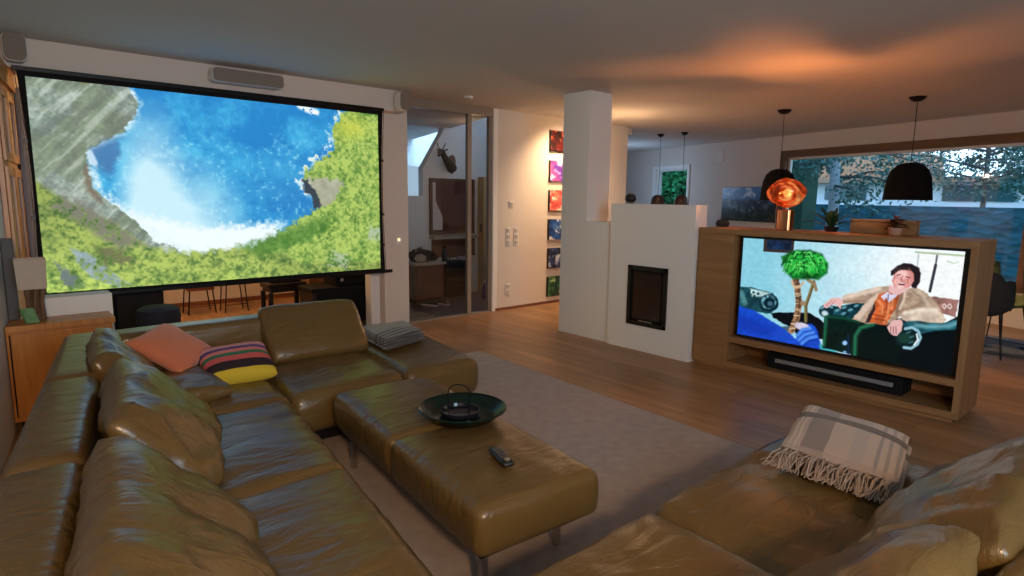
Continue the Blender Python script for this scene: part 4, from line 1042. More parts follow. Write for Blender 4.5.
def leaf(mb, base, d, L, w, bend=.3, n=6):
    base = Vector(base); d = Vector(d).normalized(); s = d.cross(Vector((0, 0, 1)))
    s = s.normalized() if s.length > .05 else Vector((0, 1, 0)); vs = []; fs = []
    for i in range(n + 1):
        t = i / n; p = base + d * (L * t) - Vector((0, 0, bend * L * t * t)); ww = w * math.sin(PI * min(.98, t * .92 + .06)) ** .8
        vs += [p - s * ww, p + Vector((0, 0, -.25 * ww)), p + s * ww]
    for i in range(n): fs += [(i * 3, i * 3 + 1, i * 3 + 4, i * 3 + 3), (i * 3 + 1, i * 3 + 2, i * 3 + 5, i * 3 + 4)]
    return mb.add(vs, fs)
def potted(name, label, loc, potr, poth, potm, leafm, fn, sx=1):
    t = thing(name, label, 'plant', loc)
    x, y, z = loc
    MB().lathe([(potr * .3, 0), (potr * .78, 0), (potr, poth), (potr * .88, poth), (potr * .80, poth * .82), (.005, poth * .8)], loc, 24).build('pot', potm, t, smooth=True)
    mb = MB(); fn(mb, Vector((x, y, z + poth * .8))); o = mb.build('leaves', leafm, t, smooth=True); return t
r1 = random.Random(9)
def f_small(mb, b):
    for k in range(30):
        a = r1.uniform(0, 2 * PI); up = r1.uniform(.3, 1.4); q = b + Vector((0, 0, r1.uniform(.0, .09)))
        leaf(mb, q, (math.cos(a), math.sin(a), up), r1.uniform(.06, .12), .024, .5, 4)
potted('potted_plant', 'small bushy red-brown plant in a pale pot at the right on the cabinet', (5.22, 1.56, 1.253), .05, .055, pbr('terracotta_pale', (.45, .25, .17), .7), pbr('coppery_leaf', (.14, .06, .035), .6, var=.6, vscale=30), f_small)
def f_long(mb, b):
    for (dx, dy, dz, L, w) in ((-.1, .75, .9, .32, .030), (-.2, .9, .5, .30, .030), (.1, .5, 1.2, .30, .026), (0, -.15, 1, .26, .045), (.1, -.55, .8, .24, .035), (-.1, -.9, .7, .22, .034), (.2, .1, 1, .22, .05), (0, -.35, 1.2, .2, .03), (-.2, .3, .6, .24, .028)):
        leaf(mb, b, (dx, dy, dz), L, w, .35, 8)
potted('potted_plant', 'dark green long-leaved plant in a low black pot beside the copper lamp', (5.27, 2.04, 1.253), .055, .04, M['black_matte'], pbr('dark_leaf', (.012, .05, .02), .35), f_long)
bx = thing('wooden_box', 'low brown wooden box lying on the cabinet between the two plants', 'box', (5.30, 1.70, 1.253))
MB().box(5.275, 5.365, 1.44, 1.90, 1.253, 1.345).build('body', M['oak'], bx, bevel=.003)
MB().box(5.27, 5.37, 1.435, 1.905, 1.346, 1.362).build('lid', M['oak'], bx, bevel=.002)
sn = MB().lathe([(.01, 0), (.05, .004), (.06, .03), (.045, .06), (.012, .07)], (0, 0, 0), 16, wob=lambda a, z: 1 + .12 * math.sin(3 * a)).build('dark_stone', pbr('basalt', (.02, .02, .02), .8, bump=.4, bscale=60), None, smooth=True)
sn.location = (5.20, 2.97, 1.253); tag(sn, 'small dark rounded stone ornament at the left end of the cabinet top', 'ornament')

# stove in the chimney block
stv = thing('fireplace_insert', 'black framed glass-fronted wood stove set into the white chimney block', 'fireplace', (4.87, 3.535, .26))
ya, yb, za, zb = 3.305, 3.765, .258, .850
b = MB(); b.box(4.852, 4.872, ya, yb, za, za + .035).box(4.852, 4.872, ya, yb, zb - .04, zb).box(4.852, 4.872, ya, ya + .04, za, zb).box(4.852, 4.872, yb - .035, yb, za, zb)
b.build('frame', M['black'], stv, bevel=.002)
b = MB(); q = .04; b.box(4.858, 4.868, ya + q, ya + q + .025, za + q, zb - q).box(4.858, 4.868, yb - q - .025, yb - q, za + q, zb - q).box(4.858, 4.868, ya + q, yb - q, zb - q - .03, zb - q).box(4.858, 4.868, ya + q, yb - q, za + q - .005, za + q + .03)
dor = b.build('door', M['black_metal'], stv)
MB().box(4.863, 4.867, ya + .06, yb - .06, za + .065, zb - .065).build('glass', pbr('smoked_glass', (.035, .022, .018), .12, spec=.6), dor)
MB().box(4.848, 4.860, ya + .15, yb - .15, za + .045, za + .055).build('handle', M['chrome'], dor)

# pictures on the far side of the sliding door
def pic(cols, seed):
    c = Canvas(26, 24, 1, [(0, 0), (100, 0), (100, 100), (0, 100)])
    a = c.noise(3, 3, seed, 4); b_ = c.noise(4, 5, seed + 50, 4)
    c.c = mixc(cols[0], cols[1], np.clip((a - .35) * 3.2, 0, 1)); k = np.clip((b_ - .52) * 7, 0, 1); c.put(k, cols[2])
    return c
PC = [((14, 8, 10), (70, 18, 16), (200, 90, 60), 'dark red'), ((90, 40, 150), (220, 80, 150), (240, 220, 250), 'purple and pink'), ((170, 40, 30), (240, 120, 90), (250, 230, 215), 'red and white'),
      ((14, 40, 110), (60, 110, 180), (235, 235, 240), 'blue and white'), ((16, 22, 46), (60, 80, 130), (190, 200, 220), 'streaky dark blue'), ((10, 40, 16), (40, 110, 50), (170, 200, 140), 'green')]
pm = picture_mat('print_surface', None, .3)
POS = ['topmost', 'second from the top', 'third from the top', 'fourth from the top', 'last but one', 'lowest']
POS[4] = 'fifth from top'
for i, (c0, c1, c2, nm) in enumerate(PC):
    zt = 2.413 - i * .4055
    t = thing('wall_picture', '%s square print, %s of the prints by the white pillar' % (nm, POS[i]), 'picture', (6.21, YW - .02, zt - .285), group='column of square prints on the wall')
    MB().box(6.04, 6.38, YW - .034, YW - .001, zt - .285, zt).build('board', M['black'], t)
    pic((c0), 1) if 0 else pic((c0, c1, c2), 30 + i).mesh('print', (6.042, YW - .036, zt - .002), (6.378, YW - .036, zt - .002), (6.042, YW - .036, zt - .283), pm, t)

# switches, socket, thermostat, ceiling sensor
def plate(name, label, cat, x, z, w, h, n, y=YW, group=None):
    t = thing(name, label, cat, (x, y - .006, z), group=group)
    MB().box(x - w / 2, x + w / 2, y - .010, y - .0005, z - h / 2, z + h / 2).build('plate', M['white'], t, bevel=.002)
    for k in range(n):
        zz = z - h / 2 + h * (k + .5) / n
        MB().box(x - w * .3, x + w * .3, y - .016, y - .009, zz - h / n * .32, zz + h / n * .32).build('rocker', pbr('switch_grey', (.5, .48, .45), .5), t, bevel=.001)
    return t
plate('light_switch', 'single white light switch highest on the wall right of the door', 'switch', 5.355, 1.405, .08, .08, 1)
plate('light_switch', 'white column of three switches nearest the sliding door', 'switch', 5.31, .98, .08, .235, 3)
plate('wall_panel', 'white column of switches with a round dial, right of the other column', 'switch', 5.45, .975, .08, .24, 3)
plate('wall_socket', 'white double wall socket low on the wall right of the door', 'socket', 5.31, .275, .09, .15, 2)
th = thing('thermostat', 'small white thermostat with a lit orange dot on the pillar by the screen', 'thermostat', (3.60, 6.045, 1.0))
MB().box(3.56, 3.64, 6.035, 6.05, .96, 1.04).build('plate', M['white'], th, bevel=.002)
ind = MB().lathe([(.001, 0), (.014, 0), (.014, .008), (.001, .008)], (0, 0, 0), 16).build('indicator', emission('indicator_glow', (1, .62, .3), 2.2), th, world=False)
ind.rotation_euler = (PI / 2, 0, 0); ind.location = (0, -.009, .005)
cs = thing('ceiling_sensor', 'small round sensor on the ceiling in front of the sliding door', 'sensor', (4.25, 5.60, 2.57))
MB().lathe([(.02, 2.575), (.05, 2.58), (.055, 2.60)], (4.25, 5.60, 0), 24).build('body', M['white'], cs, smooth=True)
MB().lathe([(.004, 2.568), (.015, 2.570), (.02, 2.576)], (4.25, 5.60, 0), 16).build('lens', pbr('lens_grey', (.2, .2, .2), .3), cs, smooth=True)
# ------------------------------------------------------------------ left side: sideboard, lamp, cupboard, curtain
HW = M['honey']
sbd = thing('sideboard', 'honey coloured wooden sideboard at the far left behind the sofa', 'sideboard', (.38, 4.9, 0))
yl, yr = 4.78, 5.02
MB().prism([(wallx(yl) + .004, yl), (.640, yl), (.640, yr), (wallx(yr) + .004, yr)], .06, .635).build('body', HW, sbd, bevel=.003)
MB().prism([(wallx(yl) + .002, yl - .02), (.655, yl - .02), (.655, yr), (wallx(yr) + .004, yr)], .635, .675).build('top', HW, sbd, bevel=.003)
MB().box(.112, .635, yl - .016, yl - .001, .09, .62).build('door', HW, sbd, bevel=.002)
MB().box(.098, .106, yl - .005, yl - .001, .09, .62).build('shadow_gap', M['black_matte'], sbd)
MB().box(.12, .65, yl + .03, yr - .03, .001, .06).build('plinth', M['black_matte'], sbd)
struct(MB().box(.30, .69, 5.07, 5.25, 0, .79).build('wall_low', M['plaster_white']))
tl = thing('table_lamp', 'small lamp with white box shade and bundled wooden stick base on the sideboard', 'lamp', (.245, 4.915, .676))
rr = random.Random(3); st = MB()
for k in range(26):
    a = rr.uniform(0, 2 * PI); r = rr.uniform(.01, .05); b = rr.uniform(-.5, .5)
    st.tube([(.245 + r * math.cos(a) * 1.2, 4.91 + r * math.sin(a), .677), (.245 + r * math.cos(a + b), 4.91 + r * math.sin(a + b), .79), (.245 + 1.3 * r * math.cos(a + 2 * b), 4.91 + 1.2 * r * math.sin(a + 2 * b), .885)], rr.uniform(.005, .009), 6)
st.build('stick_base', wood('driftwood', (.06, .035, .02), (.20, .12, .07), 'Z'), tl, smooth=True)
sh = MB()
q0 = [(.168, 4.84), (.315, 4.845), (.318, 4.985), (.172, 4.985)]; q1 = [(.160, 4.835), (.322, 4.84), (.325, 4.99), (.166, 4.99)]
sh.add([(x, y, .885) for x, y in q0] + [(x, y, 1.075) for x, y in q1], [(0, 1, 5, 4), (1, 2, 6, 5), (2, 3, 7, 6), (3, 0, 4, 7)])
shm, nt, out = new_mat('shade_cloth'); d1 = N(nt, 'ShaderNodeBsdfDiffuse'); d1.inputs[0].default_value = (.72, .64, .55, 1); d2 = N(nt, 'ShaderNodeBsdfTranslucent'); d2.inputs[0].default_value = (.6, .52, .44, 1)
mxs = N(nt, 'ShaderNodeMixShader'); mxs.inputs[0].default_value = .4; nt.links.new(d1.outputs[0], mxs.inputs[1]); nt.links.new(d2.outputs[0], mxs.inputs[2]); nt.links.new(mxs.outputs[0], out.inputs[0])
o = sh.build('lamp_shade', shm, tl); sl = o.modifiers.new('solid', 'SOLIDIFY'); sl.thickness = .003
MB().tube([(.245, 4.91, .87), (.245, 4.91, .96)], .010, 8).tube([(.17, 4.91, 1.0), (.32, 4.91, 1.0)], .002, 5).build('socket', M['black'], tl)
mag = thing('magazine', 'green and dark magazine leaning against the stick lamp base', 'magazine', (.215, 4.81, .676))
MB().obox((.212, 4.822, .724), (.032, .004, 0), (-.004, .004, .0), (-.012, .012, .046)).build('cover', pbr('magazine_print', (.08, .22, .06), .4, var=.9, vscale=60), mag)
gp = MB().prism([(wallx(5.0) + .003, 4.99), (.168, 4.99), (.175, 5.045), (wallx(5.045) + .003, 5.045)], .676, 1.20).build('flat_panel', pbr('dark_grey_panel', (.065, .065, .075), .6), None, bevel=.004)
gp.name = 'flat_speaker'; tag(gp, 'dark grey upright flat speaker against the wall at the left end of the sideboard', 'speaker')

dc = thing('display_cupboard', 'honey wood wall cupboard with dark glass doors along the left wall', 'cupboard', (wallx(6.4), 6.4, .80))
def lwp(nm, y0, y1, z0, z1, t0, t1, m):
    MB().prism([(wallx(y0) + t0, y0), (wallx(y0) + t1, y0), (wallx(y1) + t1, y1), (wallx(y1) + t0, y1)], z0, z1).build(nm, m, dc, bevel=.002)
lwp('body', 5.30, 6.15, .80, 2.38, .002, .03, HW)
for y0, y1 in ((5.33, 5.72), (5.74, 6.13)):
    for z0, z1 in ((.84, 1.66), (1.70, 2.20)):
        lwp('door', y0, y0 + .07, z0, z1, .031, .050, HW); lwp('door', y1 - .07, y1, z0, z1, .031, .050, HW)
        lwp('door', y0 + .07, y1 - .07, z0, z0 + .06, .031, .048, HW); lwp('door', y0 + .07, y1 - .07, z1 - .06, z1, .031, .048, HW)
        lwp('glass', y0 + .07, y1 - .07, z0 + .06, z1 - .06, .031, .036, pbr('cupboard_glass', (.02, .015, .01), .1))
lwp('cornice', 5.28, 6.18, 2.24, 2.38, .030, .060, HW)
ct = MB(); vs = []; fs = []
nn = 60
for i in range(nn + 1):
    y = 6.25 + 1.2 * i / nn; off = .07 + .028 * math.sin(i * .9) + .008 * math.sin(i * 2.3)
    for z in (.05, .8, 1.6, 2.3): vs.append((wallx(y) + off, y, z))
for i in range(nn):
    for k in range(3): fs.append((i * 4 + k, (i + 1) * 4 + k, (i + 1) * 4 + k + 1, i * 4 + k + 1))
cu = ct.add(vs, fs).build('curtain', pbr('curtain_cloth', (.50, .64, .98), .9, sheen=.2), None, smooth=True)  # blue cast of daylight is put into the cloth colour
cu.modifiers.new('solid', 'SOLIDIFY').thickness = .003
tag(cu, 'pale curtain tinted blue like daylight hanging in folds left of the projection screen', 'curtain')

# ------------------------------------------------------------------ behind the projection screen
fs_ = thing('floor_speaker', 'tall black floor speaker behind the left end of the screen', 'speaker', (1.01, 6.2, 0))
MB().box(.83, 1.20, 6.0, 6.4, .03, 1.0).build('cabinet', M['black_matte'], fs_, bevel=.01)
MB().box(.845, 1.185, 5.985, 5.999, .06, .97).build('grille', pbr('black_cloth', (.01, .01, .011), .9, bump=.3, bscale=300), fs_, bevel=.004)
MB().box(.80, 1.23, 5.97, 6.42, .001, .03).build('base', M['black'], fs_)
pf = thing('round_stool', 'round dark navy upholstered stool in front of the tall black floor speaker', 'stool', (1.05, 5.48, 0))
MB().lathe([(.01, .44), (.13, .44), (.155, .46), (.16, .52), (.15, .575), (.11, .600), (.01, .605)], (1.05, 5.48, 0), 36).build('seat', pbr('navy_cloth', (.012, .014, .03), .8), pf, smooth=True)
MB().lathe([(.01, .03), (.02, .04), (.02, .44), (.01, .445)], (1.05, 5.48, 0), 16).build('post', M['black_metal'], pf, smooth=True)
MB().lathe([(.01, .001), (.15, .001), (.15, .014), (.02, .03)], (1.05, 5.48, 0), 32).build('foot', M['black_metal'], pf, smooth=True)
def stool(name, label, x0, x1, y0, y1, zt, th_, seatm, grp=None, r=.008):
    t = thing(name, label, 'stool', ((x0 + x1) / 2, (y0 + y1) / 2, 0), group=grp)
    MB().box(x0, x1, y0, y1, zt - th_, zt).build('seat', seatm, t, bevel=.004)
    for x in (x0 + .02, x1 - .02):
        for y in (y0 + .02, y1 - .02): MB().tube([(x, y, zt - th_), (x + (.03 if x > (x0 + x1) / 2 else -.03), y, .001)], r, 8).build('leg', M['black_metal'], t)
    b = MB()
    b.tube([(x0 - .0, y0 + .02, .10), (x1 + .0, y0 + .02, .10)], r * .7, 6).build('crossbar', M['black_metal'], t)
    return t
stool('wire_stool', 'low wooden topped stool on thin black legs, left one behind the screen', 1.90, 2.20, 8.15, 8.45, .42, .12, M['redwood'])
stool('wire_stool', 'low wooden stool on thin black legs, right one behind the screen beside a wooden case', 2.30, 2.56, 8.05, 8.30, .40, .03, M['redwood'])
kc = thing('wooden_case', 'upright light brown wooden case standing on the right low stool behind the screen', 'case', (2.43, 8.18, .401))
MB().box(2.33, 2.50, 8.10, 8.26, .401, .95).build('body', HW, kc, bevel=.006)
pb = thing('piano_bench', 'black piano bench with square legs seen below the middle of the screen', 'bench', (2.78, 7.55, 0))
pst = MB().box(2.60, 3.07, 7.38, 7.70, .36, .42).build('seat', M['black'], pb, bevel=.012)
MB().box(2.63, 3.04, 7.40, 7.68, .31, .36).build('apron', M['black'], pb)
for x in (2.625, 3.045):
    for y in (7.40, 7.66): MB().box(x - .024, x + .024, y - .02, y + .02, .001, .31).build('leg', M['black'], pb)
MB().box(2.66, 3.02, 7.43, 7.62, .422, .455).build('seat_pad', M['black_matte'], pst, bevel=.01)
wc = thing('wooden_speaker', 'light oak speaker cabinet standing right of the black piano bench', 'speaker', (3.23, 7.55, 0))
MB().box(3.12, 3.34, 7.42, 7.70, .02, .95).build('cabinet', M['oak_v'], wc, bevel=.004)
MB().box(3.14, 3.32, 7.41, 7.42, .50, .92).build('grille', M['black_matte'], wc)
MB().box(3.13, 3.33, 7.43, 7.69, .001, .02).build('foot', M['black_matte'], wc)
hc = thing('black_console', 'low black console behind the right end of the screen', 'console', (3.05, 6.60, 0))
MB().box(2.72, 3.56, 6.40, 6.82, .42, .47).build('top', M['black_matte'], hc, bevel=.006)
MB().box(2.74, 2.78, 6.42, 6.80, .001, .42).build('side_panel', M['black'], hc)
MB().box(3.50, 3.54, 6.42, 6.80, .001, .42).build('side_panel', M['black'], hc)
MB().box(2.78, 3.50, 6.44, 6.80, .05, .42).build('drawer', M['black_matte'], hc, bevel=.003)
rc = thing('receiver', 'black audio receiver standing on the low black console', 'receiver', (3.3, 6.6, .471))
MB().box(3.02, 3.42, 6.46, 6.76, .478, .60).build('body', M['black_matte'], rc, bevel=.004)
MB().tube([(3.1, 6.455, .54), (3.1, 6.46, .54)], .02, 16).build('dial', M['chrome'], rc)
for x in (3.06, 3.38): MB().box(x - .015, x + .015, 6.50, 6.53, .471, .478).build('foot', M['black'], rc)

# ------------------------------------------------------------------ hall behind the glass door
bn = thing('shoe_bench', 'reddish brown wooden drawer bench in the hall behind the glass door', 'bench', (4.75, 7.35, 0))
MB().box(4.52, 5.00, 7.15, 7.60, .06, .54).build('body', M['redwood'], bn, bevel=.003)
MB().box(4.50, 5.02, 7.12, 7.60, .54, .575).build('top', pbr('bench_top', (.45, .38, .30), .5), bn, bevel=.003)
for z in (.09, .32): MB().box(4.54, 4.98, 7.135, 7.15, z, z + .20).build('drawer', M['redwood'], bn, bevel=.003)
MB().box(4.56, 4.96, 7.2, 7.58, .001, .06).build('plinth', M['black_matte'], bn)
def blob(name, c, r, seed, m, parent, sq=1.0, amp=.25):
    mb = MB(); n, k_ = 24, 14; vs = []; f = []
    for i in range(k_ + 1):
        th_ = PI * i / k_
        for k in range(n):
            a = 2 * PI * k / n; d = Vector((math.sin(th_) * math.cos(a), math.sin(th_) * math.sin(a), math.cos(th_)))
            q = 1 + amp * noise.noise(d * 2 + Vector((seed, 0, 0)))
            z = d.z * r[2] * q; z = max(z, -r[2] * .8)
            vs.append((c[0] + d.x * r[0] * q, c[1] + d.y * r[1] * q, c[2] + z))
    for i in range(k_):
        for k in range(n): f.append((i * n + k, (i + 1) * n + k, (i + 1) * n + (k + 1) % n, i * n + (k + 1) % n))
    return mb.add(vs, f).build(name, m, parent, smooth=True, angle=180)
bg = thing('rucksack', 'black and white rucksack lying on the hall bench', 'bag', (4.70, 7.32, .576))
blob('body', (4.72, 7.34, .66), (.17, .13, .11), 1, M['black_matte'], bg)
blob('pocket', (4.66, 7.24, .635), (.10, .05, .06), 3, pbr('bag_light', (.45, .40, .33), .8), bg)
MB().tube([(4.62, 7.30, .70), (4.60, 7.25, .78), (4.68, 7.24, .80), (4.74, 7.27, .74)], .012, 8).build('strap', pbr('strap_white', (.5, .5, .48), .8), bg, smooth=True)
b2 = thing('black_bag', 'slumped black bag on the hall bench beside the rucksack', 'bag', (4.92, 7.38, .576))
blob('body', (4.945, 7.38, .625), (.07, .11, .06), 7, M['black_matte'], b2)
MB().tube([(4.86, 7.34, .66), (4.88, 7.33, .72), (4.94, 7.33, .72), (4.96, 7.34, .66)], .008, 8).build('handle', M['black'], b2, smooth=True)
sc2 = thing('suitcase', 'black upright suitcase standing in the hall right of the wooden bench', 'suitcase', (5.27, 7.35, 0))
shl = MB().box(5.05, 5.50, 7.18, 7.42, .04, .56).build('shell', M['black_matte'], sc2, bevel=.03)
MB().tube([(5.20, 7.30, .56), (5.20, 7.30, .62), (5.34, 7.30, .62), (5.34, 7.30, .56)], .010, 8).build('handle', M['black'], sc2)
for x in (5.12, 5.43): MB().tube([(x - .015, 7.25, .021), (x + .015, 7.25, .021)], .02, 12).build('wheel', M['black'], shl)
for z in (.18, .30, .42): MB().box(5.08, 5.47, 7.172, 7.18, z, z + .03).build('rib', M['black'], shl)
bo = thing('flask', 'tall black flask standing on the suitcase in the hall', 'bottle', (5.13, 7.25, .561))
MB().lathe([(.01, 0), (.04, .002), (.042, .12), (.025, .15), (.02, .17), (.022, .19), (.01, .192)], (5.11, 7.29, .562), 20).build('body', M['black'], bo, smooth=True)
MB().lathe([(.01, 0), (.023, 0), (.023, .03), (.01, .032)], (5.11, 7.29, .755), 16).build('cap', M['black_metal'], bo, smooth=True)
mr = thing('framed_mirror', 'wood framed mirror on the hall wall under the mounted head', 'mirror', (5.5, 7.6, .93))
fr_ = MB(); fr_.box(5.06, 5.10, 7.575, 7.618, .93, 1.76).box(5.84, 5.88, 7.575, 7.618, .93, 1.76).box(5.10, 5.84, 7.575, 7.618, 1.72, 1.76).box(5.10, 5.84, 7.575, 7.618, .93, .98)
fr_.build('frame', M['framewood'], mr, bevel=.002)
MB().box(5.10, 5.84, 7.59, 7.61, .98, 1.72).build('reflection_panel', wood('mirrored_wood', (.09, .025, .012), (.15, .045, .02), 'X', rough=.35), mr)  # no real mirror: brown wood colour stands in for the reflection
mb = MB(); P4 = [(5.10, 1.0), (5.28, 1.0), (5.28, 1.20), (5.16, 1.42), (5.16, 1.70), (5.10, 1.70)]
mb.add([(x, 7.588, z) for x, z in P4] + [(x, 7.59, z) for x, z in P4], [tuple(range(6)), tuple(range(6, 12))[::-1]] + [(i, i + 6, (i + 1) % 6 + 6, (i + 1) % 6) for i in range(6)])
mb.build('pale_reflection', M['plaster'], mr)  # pale shape painted in as part of the mirror's reflection
ld = thing('wall_ledge', 'long cream ledge on the hall wall beneath the mirror', 'shelf', (5.6, 7.55, .87))
MB().box(5.06, 5.90, 7.48, 7.615, .865, .915).build('board', pbr('cream_paint', (.45, .36, .27), .6), ld, bevel=.003)
wp = thing('coat_board', 'reddish wooden board on the hall wall below the cream ledge', 'board', (5.5, 7.6, .6))
MB().box(5.10, 5.90, 7.595, 7.618, .60, .86).build('board', M['redwood'], wp); MB().box(5.10, 5.90, 7.58, 7.618, .585, .60).build('bottom_rail', M['redwood'], wp)
wd = thing('wooden_post', 'light yellow wooden door edge standing upright at the right in the hall', 'post', (5.98, 7.5, 0))
MB().box(5.93, 6.03, 7.42, 7.56, .001, 1.80).build('board', pbr('pale_pine', (.55, .36, .16), .6), wd, bevel=.004); MB().box(5.925, 5.93, 7.45, 7.50, .95, 1.08).build('latch', M['chrome'], wd)
bt2 = thing('blue_bottle', 'dark violet plastic bottle on the hall floor by the door frame', 'bottle', (5.55, 6.9, 0))
MB().lathe([(.01, 0), (.055, .004), (.06, .05), (.055, .16), (.03, .20), (.022, .24), (.01, .245)], (5.60, 6.95, 0), 20).build('body', pbr('violet_plastic', (.05, .04, .25), .3), bt2, smooth=True)
MB().lathe([(.01, 0), (.026, 0), (.026, .03), (.01, .032)], (5.60, 6.95, .245), 16).build('cap', M['white'], bt2, smooth=True)
def shoe(label, x, y, rz, m, sole):
    t = thing('sneaker', label, 'shoe', (x, y, 0), rz)
    mb = MB(); prof = [(-.13, .035, .075), (-.09, .04, .085), (-.03, .038, .08), (.03, .042, .06), (.09, .046, .045), (.13, .036, .035), (.15, .015, .022)]
    vs = []; n = 12
    for (px_, w, h) in prof:
        for k in range(n):
            a = 2 * PI * k / n; zz = .018 + (h / 2) + h / 2 * math.sin(a); vs.append((px_, w * math.cos(a), zz))
    fs2 = [(i * n + k, i * n + (k + 1) % n, (i + 1) * n + (k + 1) % n, (i + 1) * n + k) for i in range(len(prof) - 1) for k in range(n)] + [tuple(range(n))[::-1], tuple(range((len(prof) - 1) * n, len(prof) * n))]
    mb.add(vs, fs2); mb.build('upper', m, t, world=False, smooth=True, angle=180)
    MB().prism([(-.135, -.032), (-.05, -.036), (.06, -.046), (.13, -.034), (.155, 0), (.13, .034), (.06, .046), (-.05, .036), (-.135, .032)], 0.001, .022).build('sole', sole, t, world=False, bevel=.004)
    return t
lt = pbr('sole_white', (.6, .58, .55), .6); dk = pbr('shoe_dark', (.03, .03, .035), .7)
shoe('dark sneaker with pale sole in front of the hall bench, left one', 4.63, 6.98, 1.9, dk, lt)
shoe('dark sneaker with pale sole in front of the hall bench, right one', 4.83, 6.95, 1.6, dk, lt)
dm = thing('door_mat', 'grey-beige mat on the dark hall floor just behind the glass door', 'mat', (4.0, 6.6, 0))
MB().box(3.78, 4.22, 6.28, 7.0, .001, .012).build('pile', pbr('mat_beige', (.16, .15, .13), .95, bump=.4, bscale=300), dm); MB().box(3.775, 4.245, 6.275, 7.01, .0005, .009).build('edging', pbr('mat_edge', (.35, .31, .26), .8), dm)

# chamois head trophy
tg = thing('mounted_head', 'mounted chamois head with two slender hooked horns on the hall wall', 'trophy', (5.46, 7.6, 1.95))
ho_ = MB(); P5 = [(0, .17), (.05, .15), (.075, .06), (.06, -.08), (0, -.19), (-.06, -.08), (-.075, .06), (-.05, .15)]
ho_.add([(5.47 + x, 7.585, 1.955 + z) for x, z in P5] + [(5.47 + x, 7.618, 1.955 + z) for x, z in P5], [tuple(range(8)), tuple(range(8, 16))[::-1]] + [(i, i + 8, (i + 1) % 8 + 8, (i + 1) % 8) for i in range(8)])
ho_.build('shield', M['framewood'], tg, bevel=.005)
fur = pbr('chamois_fur', (.055, .035, .02), .95, var=.5, vscale=30, bump=.5, bscale=200)
mb = MB()
ch = [((5.46, 7.59, 1.88), .095), ((5.38, 7.52, 1.92), .088), ((5.25, 7.45, 1.99), .068), ((5.14, 7.38, 2.07), .054), ((5.06, 7.33, 2.135), .052), ((5.01, 7.30, 2.15), .052), ((4.965, 7.275, 2.12), .040), ((4.935, 7.255, 2.085), .029), ((4.918, 7.243, 2.065), .021), ((4.912, 7.238, 2.058), .009)]
mb.tube([c_[0] for c_ in ch], [c_[1] for c_ in ch], 16).build('head', fur, tg, smooth=True, angle=180)
for s in (-1, 1):
    b0 = Vector((5.025 + s * .022, 7.315 - s * .022, 2.19)); hn = [b0 + Vector((s * .010 * k, -s * .010 * k, .03 * k)) for k in range(4)]
    hn += [hn[-1] + Vector((.012, .01, .022)), hn[-1] + Vector((.032, .026, .018)), hn[-1] + Vector((.042, .034, -.006))]
    MB().tube(hn, [.010, .009, .008, .007, .005, .004, .002], 8).build('horn', M['black'], tg, smooth=True)
    MB().tube([(5.045 + s * .035, 7.325 - s * .030, 2.165), (5.06 + s * .06, 7.34 - s * .055, 2.185), (5.07 + s * .08, 7.345 - s * .07, 2.20)], [.010, .016, .003], 8).build('ear', fur, tg, smooth=True)
    MB().lathe([(.001, -.006), (.006, 0), (.001, .006)], (4.985 + s * .035, 7.285 - s * .03, 2.15), 10).build('eye', M['black'], tg, smooth=True)

tg.scale = (.8, .8, .8); tg.location = (5.46, 7.6, 1.97)

# ------------------------------------------------------------------ dining area and kitchen
def dome(name, label, x, y, zb, h, r, cordm, mat, glow=None, canopy=.06):
    t = thing(name, label, 'pendant lamp', (x, y, zb))
    pr = [(r, 0), (r * .985, h * .02), (r * .93, h * .35), (r * .87, h * .6), (r * .74, h * .80), (r * .5, h * .94), (r * .2, h * .995), (.012, h)]
    o = MB(); n = 40; vs = []; fs2 = []
    inner = [(a * .95, b - .008) for a, b in pr[::-1]]; inner[-1] = (r * .97, 0)
    al = pr + inner
    for (rr_, z) in al:
        for k in range(n): vs.append((x + rr_ * math.cos(2 * PI * k / n), y + rr_ * math.sin(2 * PI * k / n), zb + z))
    for i in range(len(al) - 1):
        for k in range(n): fs2.append((i * n + k, i * n + (k + 1) % n, (i + 1) * n + (k + 1) % n, (i + 1) * n + k))
    o.add(vs, fs2).build('lamp_shade', mat, t, smooth=True, angle=60)
    MB().tube([(x, y, zb + h - .01), (x + .012, y, zb + h + (CZ - zb - h) * .5), (x, y, CZ - .03)], .004, 6).build('cord', cordm, t)
    MB().lathe([(.01, -.052), (canopy * .5, -.048), (canopy * .85, -.025), (canopy, -.001)], (x, y, CZ), 24).build('canopy', cordm, t, smooth=True)
    if glow: MB().lathe([(.002, -.04), (.03, -.03), (.04, 0), (.03, .03), (.012, .05)], (x, y, zb + h * .66), 16).build('bulb', glow, t, smooth=True)
    return t
BM = pbr('black_lampshade', (.0035, .0035, .004), .9, spec=.2)
dome('pendant_lamp', 'large matte black dome pendant in front of the long window', 7.6, 2.19, 1.52, .40, .235, M['black_metal'], BM, emission('warm_bulb', (1, .62, .3), 2), .085)
dome('pendant_lamp', 'dark dome pendant hanging behind the glowing copper lamp', 7.6, 3.61, 1.50, .39, .215, M['black_metal'], BM, emission('warm_bulb_b', (1, .62, .3), 2), .085)
BR = pbr('brown_lampshade', (.06, .03, .022), .5)
dome('pendant_lamp', 'small brown kitchen pendant before the green window, left of two', 9.0, 6.40, 1.40, .17, .125, M['black_metal'], BR, None, .06)
dome('pendant_lamp', 'small brown kitchen pendant before the green window, right of two', 9.0, 5.93, 1.40, .17, .115, M['black_metal'], BR, None, .06)

